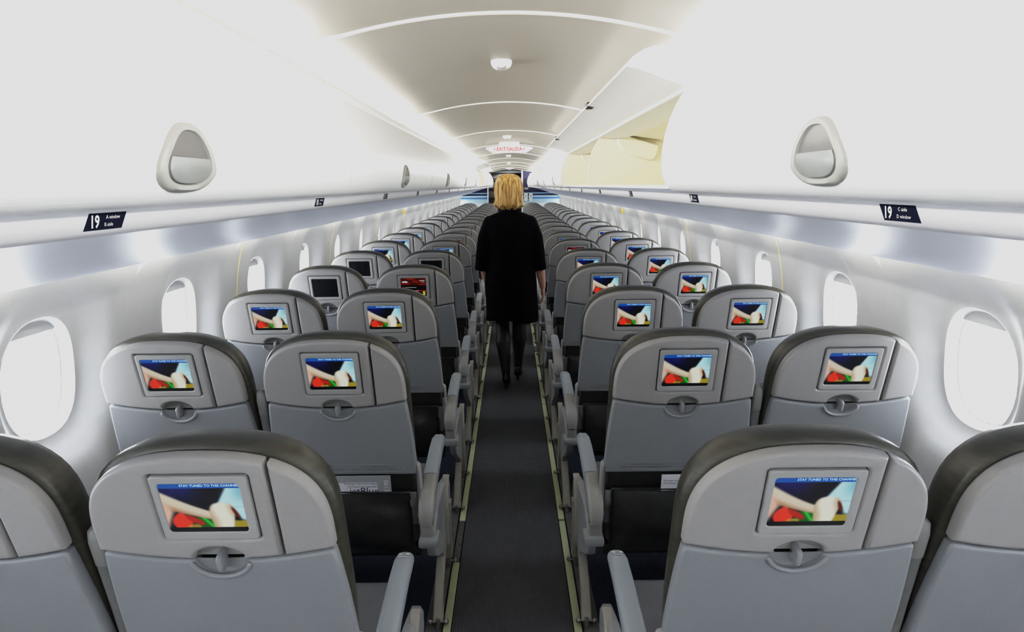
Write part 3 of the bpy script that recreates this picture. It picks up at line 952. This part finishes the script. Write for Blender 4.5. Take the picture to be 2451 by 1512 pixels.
# service panel under the bins (continuous), with its thin strip
PS = [(.470,1.606),(.472,1.5925),(.474,1.581),(.490,1.574),(.56,1.570),(.64,1.556),(.76,1.527),(.90,1.487),(1.03,1.446),(1.13,1.414),(1.20,1.392),(1.222,1.390),(1.228,1.398)]
for sx in (-1, 1):
    bm = bmesh.new()
    R = [[bm.verts.new((sx*x, y, z)) for x, z in PS] for y in (Y0, Y1-.5)]
    R2 = [[bm.verts.new((sx*x, y, z+.010)) for x, z in PS] for y in (Y0, Y1-.5)]
    for i in range(len(PS)-1):
        f = bm.faces.new((R[0][i], R[0][i+1], R[1][i+1], R[1][i])); f.material_index = 1 if i < 3 else 0
        f = bm.faces.new((R2[0][i], R2[0][i+1], R2[1][i+1], R2[1][i])); f.material_index = 0
    for i in (0, len(PS)-1): bm.faces.new((R[0][i], R[1][i], R2[1][i], R2[0][i]))
    for q in (0, 1):
        for i in range(len(PS)-1): bm.faces.new((R[q][i], R[q][i+1], R2[q][i+1], R2[q][i]))
    trim('service_panel', bm, [M['psu'], M['psustrip']], 60)
# row placards
seatl = {-1: ('A window', 'B aisle'), 1: ('C aisle', 'D window')}
for sx in (-1, 1):
    side = 'left' if sx < 0 else 'right'
    for n in range(NROW):
        num = 19-n
        y = .725+PITCH*n
        bm = bmesh.new()
        # plate lies on the strip from (.478,1.590) to (.486,1.582); build it on a plane facing the aisle
        def T(p, e=0):     # p.x along reading direction, p.y up (0..1 plate space)
            yy = p.x*(1 if sx < 0 else -1)
            zz = p.y
            return Vector((sx*(.4714-e-zz*.16), y+yy, 1.5930+zz))
        hgt, wd, sh = .0098, .034, 0
        sl = .006 if sx < 0 else -.006
        for e, mi in ((0, 0),):
            q = [(-wd-sl*.8, -hgt), (wd-sl*.8, -hgt), (wd+sl*.8, hgt), (-wd+sl*.8, hgt)]
            A = [bm.verts.new(T(Vector((a, b, 0)), 0)) for a, b in q]; B = [bm.verts.new(T(Vector((a, b, 0)), -.002)) for a, b in q]
            bm.faces.new(A); bm.faces.new(B[::-1])
            for i in range(4): bm.faces.new((A[i], B[i], B[(i+1) % 4], A[(i+1) % 4]))
        text_bm(bm, str(num), .0200, lambda p: T(Vector((-.021+p.x*.85, -.0005+p.y, 0)), .0006), 1, bold=.0005)
        for q, txt in enumerate(seatl[sx]):
            text_bm(bm, txt, .0062, lambda p: T(Vector((-.001-q*.003+p.x, .0045-.0085*q+p.y, 0)), .0006), 1, 'LEFT')
        o = obj('row_placard', fin(bm, 'row_placard', [M['navy'], M['white']], 0, recalc=False))
        tag(o, f'small navy row placard numbered {num} under the {side} overhead bins', 'placard', f'row number placards on the {side}')

# ------------------------------------------------------------------ floor
bm = bmesh.new(); box(bm, (0,(Y0+19.5)/2,-.02), (2.6,19.5-Y0,.04))
tag(obj('floor', fin(bm, 'floor', M['carpet'], 0)), kind='structure')
bm = bmesh.new(); box(bm, (0,(Y0+17)/2,.0045), (.455,17-Y0,.007), .002)
o = obj('aisle_runner', fin(bm, 'aisle_runner', M['runner'], 30))
tag(o, 'dark grey ribbed carpet runner along the centre aisle', 'carpet')
for sx in (-1, 1):
    bm = bmesh.new(); box(bm, (sx*.298,(Y0+16.9)/2,.004), (.060,16.9-Y0,.007), .002)
    trim('seat_track_cover', bm, M['track'])
    side = 'left' if sx < 0 else 'right'
    segs = [(-1.0,2.36),(2.70,4.55),(4.57,6.9),(7.2,9.4),(9.42,11.8),(11.82,14.2),(14.22,16.4)] if sx < 0 else \
           [(-1.0,2.69),(2.705,4.30),(4.315,5.75),(6.0,8.4),(8.42,10.8),(10.82,13.2),(13.22,16.4)]
    for i, (a, b) in enumerate(segs):
        bm = bmesh.new(); box(bm, (sx*.2455,(a+b)/2,.0075), (.029,b-a,.009), .002)
        o = obj('floor_path_strip', fin(bm, 'floor_path_strip', M['strip'], 30))
        tag(o, f'pale yellow-green floor marking strip on the {side} edge of the aisle, {ords[i]} length from the camera', 'floor strip', f'floor marking strips on the {side}')
    gaps = [(2.36,2.70),(6.9,7.2)] if sx < 0 else [(5.75,6.0)]
    for i, (a, b) in enumerate(gaps):
        bm = bmesh.new(); box(bm, (sx*.2475,(a+b)/2,.006), (.028,b-a-.004,.006), .0015)
        o = obj('strip_gap_cover', fin(bm, 'strip_gap_cover', M['stripdark'], 30))
        tag(o, f'{"dark worn" if i==0 and sx<0 else "dark"} cover in the {"nearer" if i==0 and sx<0 else ("farther" if sx<0 else "single")} gap of the {side} floor strip', 'floor strip')

# ------------------------------------------------------------------ ceiling fixtures, exit sign
def fixture(y, lab, r=.036):
    t = empty('ceiling_fixture', (-.018, y, cz(0)-.004))
    bm = bmesh.new()
    rings = []
    for rr, z in ((1.0,.004),(1.0,-.004),(.93,-.012),(.78,-.019),(.55,-.024),(.25,-.026)):
        rings.append([(r*rr*math.cos(a), r*rr*math.sin(a), z) for a in [2*PI*k/28 for k in range(28)]])
    loft(bm, rings)
    o = obj('cover_ring', fin(bm, 'cover_ring', M['fixt'], 40), t)
    bm = bmesh.new(); box(bm, (0,-r*.62,-.017), (r*.85,r*.18,r*.60), .002, rot=Matrix.Rotation(math.radians(38), 3, 'X'))
    obj('sensor_square', fin(bm, 'sensor_square', M['sens'], 40), t)
    bm = bmesh.new(); ball(bm, (0,r+.030,-.006), .008)
    obj('indicator_lamp', fin(bm, 'indicator_lamp', M['fixt'], 40), t)
    tag(t, lab, 'ceiling fixture', 'round ceiling fixtures')
fixture(2.22, 'round white ceiling fixture with grey square centre, nearest the camera')
fixture(5.45, 'round white ceiling fixture just before the exit sign')
fixture(8.9, 'small round white ceiling fixture, first one beyond the exit sign')
fixture(11.9, 'small round white ceiling fixture, second one beyond the exit sign')
fixture(15.6, 'round white ceiling fixture closest to the front bulkhead', .09)
t = empty('exit_sign', (0, 6.22, 1.985))
out = [(-.170,-.040),(.170,-.040),(.235,.002),(.225,.014),(.12,.028),(0,.034),(-.12,.028),(-.225,.014),(-.235,.002)]
obj('sign_panel', plate([out], .02, .004, lambda p: Vector((p.x, -p.z, p.y)), M['sign'], 'sign_panel'), t)
bm = bmesh.new()
text_bm(bm, 'EXIT/SALIDA', .050, lambda p: Vector((p.x*.90, -.0206, -.006+p.y)), 0, bold=.0012)
for s in (-1, 1): bm.faces.new([bm.verts.new((s*x, -.0206, z)) for x, z in ((.140,.010),(.140,-.018),(.152,-.004))])
obj('sign_lettering', fin(bm, 'sign_lettering', M['red'], 0), t)
bm = bmesh.new(); box(bm, (0,-.008,.045), (.20,.012,.04), .003)
obj('sign_mount', fin(bm, 'sign_mount', M['fixt'], 40), t)
tag(t, 'white hanging sign reading EXIT/SALIDA in red letters above the aisle', 'exit sign')

# ------------------------------------------------------------------ safety cards in pockets
def card(x, y, z, w, h, mats, texts, lab, blue=False):
    t = empty('safety_card', (x, y, z))
    bm = bmesh.new(); box(bm, (0,0,0), (w,.003,h), .001)
    obj('card_sheet', fin(bm, 'card_sheet', mats[0], 30), t)
    if not blue:
        bm = bmesh.new()
        box(bm, (-w*.12,-.0022,-.012), (w*.74,.0008,h-.03), 0, 0)
        obj('card_face', fin(bm, 'card_face', mats[1], 0), t)
    bm = bmesh.new()
    for txt, size, px, pz, al, mi, ver in texts:
        f = (lambda p: Vector((px-p.y*1.0, -.0032, pz+p.x))) if ver else (lambda p: Vector((px+p.x, -.0032, pz+p.y)))
        text_bm(bm, txt, size, f, mi, al)
    obj('card_lettering', fin(bm, 'card_lettering', [M['ink'], M['card']], 0, recalc=False), t)
    t.rotation_euler = (.13, 0, 0)
    tag(t, lab, 'safety card', None)
tx = [('Passenger Safety Information', .0095, .045, .070, 'RIGHT', 0, False), ('Información de Seguridad', .0095, .043, .058, 'RIGHT', 0, False),
      ('jetBlue', .036, .050, .040, 'RIGHT', 0, False), ('E190', .024, .078, .060, 'CENTER', 1, True)]
y1 = rowY(1)
card(-.500, y1-.072, .575, .185, .20, (M['cardgrey'], M['card']), tx, 'white and grey safety card reading E190 in the left aisle seat pocket, second row')
card(.590, y1-.072, .575, .155, .185, (M['card'], M['card']),
     [('Passenger Safety Information', .0088, -.070, .070, 'LEFT', 0, False), ('Información de Seguridad', .0088, -.070, .060, 'LEFT', 0, False)],
     'white safety card in the right aisle seat pocket, second row')
card(.545, rowY(2)-.072, .600, .13, .20, (M['cardblue'], M['cardblue']), [('jetBlue', .022, -.050, .075, 'LEFT', 1, False)],
     'bright blue card in the right aisle seat pocket, third row', True)

# ------------------------------------------------------------------ front bulkhead and galley
BY = 16.95
def band_mat(name, cols, z0, z1):
    m = bpy.data.materials.new(name); m.use_nodes = True
    nt = m.node_tree; b = nt.nodes['Principled BSDF']; b.inputs['Roughness'].default_value = .4
    tc = nt.nodes.new('ShaderNodeTexCoord'); sp = nt.nodes.new('ShaderNodeSeparateXYZ')
    nt.links.new(tc.outputs['Object'], sp.inputs[0])
    mr = nt.nodes.new('ShaderNodeMapRange'); mr.inputs[1].default_value = z0; mr.inputs[2].default_value = z1
    nt.links.new(sp.outputs['Z'], mr.inputs[0])
    r = nt.nodes.new('ShaderNodeValToRGB'); r.color_ramp.interpolation = 'CONSTANT'
    e = r.color_ramp.elements
    e[0].position = 0; e[0].color = (*cols[0][1], 1)
    e[1].position = (cols[1][0]-z0)/(z1-z0); e[1].color = (*cols[1][1], 1)
    for z, c in cols[2:]:
        x = e.new((z-z0)/(z1-z0)); x.color = (*c, 1)
    nt.links.new(mr.outputs[0], r.inputs[0]); nt.links.new(r.outputs[0], b.inputs['Base Color'])
    return m
pb, mb, nv, wt = (.42,.60,.66), (.07,.20,.42), (.008,.010,.05), (.70,.71,.72)
M['bands'] = band_mat('bulkhead_stripes', [(0,wt),(1.14,pb),(1.24,(.30,.48,.66)),(1.262,mb),(1.305,(.45,.62,.75)),(1.345,nv),(1.395,(.30,.50,.62)),(1.425,nv),(1.8,(.03,.03,.13))], 0, 2.2)
bm = bmesh.new(); box(bm, (.835,BY,1.05), (1.03,.05,2.1))
tag(obj('wall_bulkhead_right', fin(bm, 'bulkhead', M['bands'], 0)), kind='structure')
bm = bmesh.new(); box(bm, (-1.0,BY,1.05), (.76,.05,2.1))
tag(obj('wall_bulkhead_left', fin(bm, 'bulkhead', M['bands'], 0)), kind='structure')
bm = bmesh.new(); box(bm, (.325,BY-.02,1.02), (.045,.10,2.04), .005)
trim('door_post', bm, M['galleyw'])
bm = bmesh.new(); box(bm, (-.62,BY-.02,1.02), (.03,.10,2.04), .005)
trim('door_post', bm, M['galleyw'])
# galley beyond
bm = bmesh.new(); box(bm, (0,19.5,1.2), (2.8,.06,2.4))
tag(obj('wall_front', fin(bm, 'wall_front', M['galley'], 0)), kind='structure')
bm = bmesh.new(); box(bm, (0,Y0-.02,1.2), (2.8,.06,2.4))
tag(obj('wall_back', fin(bm, 'wall_back', M['galleyw'], 0)), kind='structure')
for sx, nm in ((-1,'wall_galley_left'), (1,'wall_galley_right')):
    bm = bmesh.new(); box(bm, (sx*.98,18.2,1.2), (.06,2.5,2.4))
    tag(obj(nm, fin(bm, nm, M['galley'], 0)), kind='structure')
bm = bmesh.new(); box(bm, (0,18.2,2.10), (2.0,2.55,.04))
tag(obj('ceiling_galley', fin(bm, 'ceiling_galley', M['galleyw'], 0)), kind='structure')
t = empty('galley_unit', (0, 18.9, 0))
bm = bmesh.new(); box(bm, (-.40,0,1.0), (.9,.5,2.0), .01); obj('cabinet', fin(bm, 'cabinet', M['galley'], 30), t)
bm = bmesh.new()
for z in (1.35,1.62,1.86):
    box(bm, (-.40,-.262,z), (.84,.02,.20), .008)
obj('locker_door', fin(bm, 'locker_door', M['metal'], 30), t)
tag(t, 'dark galley unit with metal locker doors beyond the front doorway', 'galley')
bm = bmesh.new(); box(bm, (0,18.55,2.03), (1.5,.03,.10), .01)
trim('galley_header', bm, M['arm'])
# handsets / boxes on right bulkhead
def wallbox(x, lab):
    t = empty('wall_handset', (x, BY-.025, 1.30))
    obj('housing', plate([rrect(.10,.215,.02,4)], .035, .006, lambda p: Vector((p.x, -p.z, p.y)), M['galleyw'], 'housing'), t)
    bm = bmesh.new(); cyl(bm, (0,-.033,.035), (0,-.040,.035), .016, 14); obj('keyhole', fin(bm, 'keyhole', M['txt'], 30), t)
    tag(t, lab, 'wall box', 'white boxes on the right bulkhead')
wallbox(.425, 'white rounded wall box on the right bulkhead, the one next to the doorway')
wallbox(.560, 'white rounded wall box on the right bulkhead, the one farther from the doorway')
bm = bmesh.new(); box(bm, (.44,BY-.03,1.535), (.11,.012,.05), .008)
o = obj('wall_plate', fin(bm, 'wall_plate', M['cardgrey'], 30)); tag(o, 'small grey plate above the white boxes on the right bulkhead', 'plate')
for (sx, n, zt) in ((-1, 8.05, 1.345), (1, 7.2, 1.335)):
    pass
bm = bmesh.new()
tube(bm, [(-1.262,7.3,1.36),(-1.268,7.3,1.33),(-1.272,7.3,1.30)], [.010,.012,.007], 10)
o = obj('hanging_tag', fin(bm, 'hanging_tag', M['yellow'], 40)); tag(o, 'small yellow tag at the top of the left window wall', 'tag')
bm = bmesh.new()
tube(bm, [(1.262,6.9,1.36),(1.268,6.9,1.33),(1.272,6.9,1.30)], [.010,.012,.007], 10)
o = obj('hanging_tag', fin(bm, 'hanging_tag', M['yellow'], 40)); tag(o, 'small yellow tag at the top of the right window wall', 'tag')

# ------------------------------------------------------------------ people
def union(bm, name, m, vox, smooth_it=3, fac=.5):
    bmesh.ops.recalc_face_normals(bm, faces=bm.faces)
    me = bpy.data.meshes.new('u'); bm.to_mesh(me); bm.free()
    o = bpy.data.objects.new('u', me); COL.objects.link(o)
    r = o.modifiers.new('r', 'REMESH'); r.mode = 'VOXEL'; r.voxel_size = vox
    s = o.modifiers.new('s', 'SMOOTH'); s.iterations = smooth_it; s.factor = fac
    dg = bpy.context.evaluated_depsgraph_get(); dg.update()
    out = bpy.data.meshes.new_from_object(o.evaluated_get(dg), depsgraph=dg)
    bpy.data.objects.remove(o); bpy.data.meshes.remove(me)
    out.name = name; out.materials.clear()
    for q in (m if isinstance(m, (list, tuple)) else [m]): out.materials.append(q)
    out.polygons.foreach_set('use_smooth', [True]*len(out.polygons))
    return out
def limb(bm, pts, rad, n=14):
    tube(bm, pts, rad, n)
    for p, r in ((pts[0], rad[0]), (pts[-1], rad[-1])): ball(bm, p, r, u=n, v=8)
    for p, r in zip(pts[1:-1], rad[1:-1]): ball(bm, p, r*.995, u=n, v=8)
def rings_z(bm, spec, n=28):
    loft(bm, [[(cx+rx*math.cos(2*PI*k/n), cy+ry*math.sin(2*PI*k/n), z) for k in range(n)] for cx, cy, z, rx, ry in spec])
def hand(bm, w, d, sgn, sc=1.0):
    """w wrist point, d unit-ish down direction; thumb forward(+y)"""
    w = Vector(w); d = Vector(d).normalized(); fwd = Vector((0,1,0)); fwd = (fwd-d*fwd.dot(d)).normalized()
    nrm = d.cross(fwd)*sgn
    ball(bm, w+d*.045*sc, .040*sc, .42, 1.0, 1.15)
    for i, (o, L) in enumerate(((.027,.066),(.009,.074),(-.009,.069),(-.026,.054))):
        b = w+d*.075*sc+fwd*o*sc
        p1 = b+d*L*.40*sc+nrm*.004; p2 = p1+d*L*.32*sc+nrm*.012; p3 = p2+d*L*.24*sc+nrm*.016
        limb(bm, [b, p1, p2, p3], [.0092*sc,.0085*sc,.0078*sc,.0066*sc], 8)
    b = w+d*.030*sc+fwd*.028*sc
    limb(bm, [b, b+fwd*.022+d*.022+nrm*.006, b+fwd*.032+d*.050+nrm*.012], [.0115,.0098,.0078], 8)
def head(bm, c, sc=1.0):
    x, y, z = c
    ball(bm, (x, y, z+.02), .078*sc, 1.0, 1.18, 1.2, u=24, v=16)
    ball(bm, (x, y+.03, z-.05), .055*sc, .98, 1.05, 1.15, u=20, v=12)
    limb(bm, [(x, y+.088, z+.012), (x, y+.104, z-.018)], [.009,.013], 8)      # nose
    ball(bm, (x, y+.082, z-.052), .017, 1.3, .6, .45)                          # mouth
    for s in (-1, 1):
        ball(bm, (x+s*.030, y+.078, z+.012), .0135, 1.1, .7, .8)               # eyes
        ball(bm, (x+s*.080, y+.002, z-.01), .022, .35, .75, 1.25)              # ears
# --- attendant
P = (.002, 4.86, .004)
at = empty('person', P)
tag(at, 'blonde woman in a black dress and heels walking up the aisle, seen from behind', 'person')
bm = bmesh.new()
head(bm, (-.008, .012, 1.575))
limb(bm, [(-.008,.0,1.50), (0,-.005,1.40)], [.050,.050])
rings_z(bm, [(0,0,.86,.10,.08),(0,0,.93,.165,.105),(0,0,1.0,.155,.095),(0,0,1.10,.135,.08),(0,0,1.22,.145,.078),(0,0,1.31,.15,.07),(0,0,1.36,.11,.05),(0,0,1.39,.06,.04)])
# arms
for pts, rad in (([(-.165,0,1.325),(-.222,-.01,1.07)], [.036,.040]), ([(-.222,-.01,1.07),(-.205,.06,.90),(-.178,.11,.80)], [.042,.036,.025]),
                 ([(.165,0,1.325),(.228,-.01,1.07)], [.036,.040]), ([(.228,-.01,1.07),(.245,.0,.92),(.262,.01,.815)], [.042,.037,.026])):
    limb(bm, pts, rad)
hand(bm, (-.178,.11,.80), (.05,.35,-1), -1)
hand(bm, (.262,.01,.815), (.05,.05,-1), -1)
# legs: trailing left, leading right
legL = [(-.085,0,.90),(-.078,.03,.70),(-.072,.05,.50),(-.066,-.045,.35),(-.052,-.115,.20),(-.045,-.155,.115)]
legR = [(.085,0,.90),(.074,.05,.70),(.066,.09,.50),(.066,.075,.36),(.060,.075,.22),(.055,.07,.11)]
lr = [.088,.072,.052,.058,.038,.030]
limb(bm, legL, lr); limb(bm, legR, lr)
limb(bm, [(-.045,-.155,.115),(-.042,-.09,.035),(-.040,-.03,.022)], [.031,.027,.02], 10)
limb(bm, [(.055,.07,.11),(.062,.14,.05),(.066,.215,.026)], [.031,.027,.02], 10)
me = union(bm, 'body', M['skin'], .0045, 2)
for v in me.vertices: v.co.z = max(v.co.z, .007)
obj('body', me, at)
bm = bmesh.new()
k = .004
limb(bm, legL, [r+k for r in lr]); limb(bm, legR, [r+k for r in lr])
limb(bm, [(-.045,-.155,.115),(-.042,-.09,.040)], [.034,.030], 10); limb(bm, [(.055,.07,.11),(.062,.14,.055)], [.034,.030], 10)
obj('tights', union(bm, 'tights', M['tights'], .007, 3), at)
for nm, h0, ank, toe, s in (('shoe', (-.046,-.190,.088), (-.042,-.085,.045), (-.040,-.01,.016), 1), ('shoe', (.052,.045,.070), (.062,.14,.045), (.067,.23,.018), 1)):
    bm = bmesh.new()
    limb(bm, [h0, ank, toe], [.034,.037,.026], 12)
    limb(bm, [h0, (h0[0], h0[1]+.01, h0[2]+.028)], [.033,.030], 12)
    limb(bm, [(h0[0], h0[1]-.012, h0[2]-.01), (h0[0], h0[1]-.012 + (-.02 if h0[0] < 0 else .0), max(.010, h0[2]-.062))], [.014,.010], 8)
    me = union(bm, 'shoe', M['shoe'], .005, 2)
    for v in me.vertices: v.co.z = max(v.co.z, .0045)
    obj('shoe', me, at)
bm = bmesh.new()
rings_z(bm, [(0,0,.545,.215,.150),(.004,0,.60,.213,.148),(.005,0,.72,.212,.142),(.0,0,.85,.213,.138),(0,0,.95,.203,.128),(0,0,1.06,.186,.112),(0,0,1.18,.196,.114),
             (0,0,1.28,.212,.116),(0,0,1.335,.212,.108),(0,0,1.372,.190,.088),(0,0,1.400,.140,.075),(0,0,1.425,.072,.064),(0,0,1.447,.062,.058)], 40)
for s in (-1, 1):
    limb(bm, [(s*.160,0,1.335),(s*.203,-.005,1.22),(s*.222,-.01,1.09)], [.056,.058,.056], 16)
    tube(bm, [(s*.222,-.01,1.09),(s*.228,-.006,1.02),(s*.236,.0,.955)], [.056,.056,.058], 16)
me = union(bm, 'dress', M['dress'], .0075, 4)
for v in me.vertices:       # skirt folds
    if v.co.z < .80 and v.co.z > .50:
        a = math.atan2(v.co.y, v.co.x); kk = (.80-v.co.z)/.25
        f = 1+.035*kk*math.sin(7*a+1)+.03*kk*max(0, math.cos(a-.4))
        v.co.x *= f; v.co.y *= f
        v.co.z += .018*kk*math.sin(a*2-.7)
obj('dress', me, at)
# hair
bm = bmesh.new()
def hair_rings(spec, n=96, amp=.0028):
    rings = []
    for i, (z, rx, ry, cy) in enumerate(spec):
        ring = []
        for k in range(n):
            a = 2*PI*k/n
            q = 1+(amp/max(.02, rx))*(math.sin(17*a+z*8)+.7*math.sin(29*a-z*5))*min(1, i/2)
            dz = 0
            if i >= len(spec)-4: dz = .007*math.sin(9*a)+.005*math.sin(23*a+1)-.012*max(0, -math.sin(a))
            ring.append((-.008+rx*q*math.cos(a), cy+ry*q*math.sin(a), z+dz))
        rings.append(ring)
    return rings
spec = [(1.714,.018,.02,.0),(1.711,.045,.05,.0),(1.699,.073,.085,.0),(1.678,.094,.106,.0),(1.645,.108,.116,-.002),(1.61,.113,.118,-.006),(1.575,.113,.114,-.014),
        (1.54,.109,.104,-.022),(1.515,.107,.098,-.026),(1.498,.112,.098,-.028),(1.484,.118,.098,-.026),(1.472,.112,.092,-.022),(1.460,.092,.078,-.018),(1.455,.05,.05,-.015)]
loft(bm, hair_rings(spec))
me = fin(bm, 'hair', M['hair'], 180)
for v in me.vertices:       # open the front for the face
    if v.co.y > .05 and v.co.z < 1.655: v.co.y = .05+(v.co.y-.05)*.12
obj('hair', me, at)
# --- people in the galley doorway
def far_person(x, y, hgt, lab, hairm, face_back=True):
    sc_ = hgt/1.72
    r = empty('person', (x, y, 0))
    bm = bmesh.new()
    head(bm, (0,0,1.575)); limb(bm, [(0,0,1.50),(0,0,1.40)], [.052,.06])
    rings_z(bm, [(0,0,.88,.15,.1),(0,0,1.0,.15,.095),(0,0,1.2,.16,.09),(0,0,1.34,.18,.085),(0,0,1.4,.08,.06)])
    for s in (-1, 1):
        limb(bm, [(s*.19,0,1.36),(s*.23,-.01,1.08),(s*.235,.06,.84)], [.05,.042,.027]); hand(bm, (s*.235,.06,.84), (0,.1,-1), -s)
        limb(bm, [(s*.09,0,.9),(s*.09,.01,.5),(s*.09,0,.09)], [.085,.056,.036]); limb(bm, [(s*.09,0,.07),(s*.095,.15,.04)], [.04,.032])
    o = obj('body', union(bm, 'body', M['skin'], .009, 2), r)
    bm = bmesh.new()
    rings_z(bm, [(0,0,.80,.19,.125),(0,0,1.0,.175,.12),(0,0,1.2,.19,.115),(0,0,1.34,.20,.108),(0,0,1.41,.12,.08),(0,0,1.44,.065,.06)])
    for s in (-1, 1): limb(bm, [(s*.18,0,1.35),(s*.235,-.01,1.08),(s*.238,.05,.88)], [.062,.056,.042])
    for s in (-1, 1): limb(bm, [(s*.09,0,.88),(s*.09,.01,.5),(s*.09,0,.10)], [.105,.08,.065])
    obj('suit', union(bm, 'suit', M['suit'], .011, 2), r)
    bm = bmesh.new(); ball(bm, (0,-.018,1.615), .094, 1, 1.1, 1.05, u=24, v=16)
    obj('hair', fin(bm, 'hair', hairm, 180), r)
    r.scale = (sc_,)*3
    if not face_back: r.rotation_euler = (0,0,PI)
    tag(r, lab, 'person')
far_person(.265, 17.55, 1.86, 'dark-haired person in a dark suit standing in the front doorway facing the cabin', M['hairdark'], False)
far_person(.16, 18.1, 1.78, 'dark-haired person in dark clothes behind the other in the front doorway', M['hairdark'], True)

# ------------------------------------------------------------------ light
w = bpy.data.worlds.new('World'); sc.world = w; w.use_nodes = True
bg = w.node_tree.nodes['Background']; bg.inputs[0].default_value = (.90,.94,1,1); bg.inputs[1].default_value = 20.0
def area(name, loc, rot, sx_, sy_, power, col=(1,1,1), portal=False, spread=PI):
    l = bpy.data.lights.new(name, 'AREA'); l.shape = 'RECTANGLE'; l.size = sx_; l.size_y = sy_
    l.energy = power; l.color = col; l.spread = spread
    o = bpy.data.objects.new(name, l); link(o); o.location = loc; o.rotation_euler = rot
    if portal: l.cycles.is_portal = True
    return o
for sx in (-1, 1):
    for k in range(-2, 20):
        yc = W0+k*WP
        if yc > Y1-.2 or yc < -.9: continue
        area('window_portal', (sx*(R0+.15), yc, WZ), (0, sx*PI/2, 0), .38, .31, 1, portal=True)
    L = 16.6-Y0
    # cove light above the bins, throws light across the ceiling and onto the bins opposite
    area('cove_light', (sx*.60, (16.6+Y0)/2, 1.950), (0, sx*math.radians(100), 0), .03, L, 165, (1,.975,.92))
    # side wall wash light behind the service panel edge
    area('wall_wash_light', (sx*1.235, (16.6+Y0)/2, 1.425), (0, -sx*math.radians(32), 0), .02, L, 32, (1,.97,.88))
area('galley_light', (.0, 18.0, 2.07), (0,0,0), .5, .5, 12, (1,.95,.9))

# ------------------------------------------------------------------ camera
cam = bpy.data.cameras.new('Camera'); co = bpy.data.objects.new('Camera', cam); link(co)
cam.sensor_width = 36; cam.lens = 36*1442/2451; cam.clip_start = .02
pitch = math.atan(313/1442)
Rm = Matrix.Rotation(0, 3, 'Z') @ Matrix.Rotation(PI/2-pitch, 3, 'X') @ Matrix.Rotation(math.radians(-.57)*-1*-1, 3, 'Z')
co.rotation_euler = Rm.to_euler(); co.location = (.01, 0, 1.63)
sc.camera = co
vs = sc.view_settings; vs.view_transform = 'Standard'; vs.look = 'None'; vs.exposure = 0; vs.gamma = 1
vs.use_curve_mapping = True
cm = vs.curve_mapping; cm.use_clip = True; cm.clip_max_x = 3; cm.clip_max_y = 1; cm.extend = 'HORIZONTAL'
c = cm.curves[3]
c.points[0].location = (0, 0); c.points[1].location = (2.2, .815)
for p in ((.03,.021), (.12,.108), (.35,.365), (.65,.62), (1.0,.75), (1.4,.80)): c.points.new(*p)
cm.update()
sc.cycles.use_denoising = True
sc.cycles.max_bounces = 8; sc.cycles.diffuse_bounces = 5; sc.cycles.transparent_max_bounces = 8
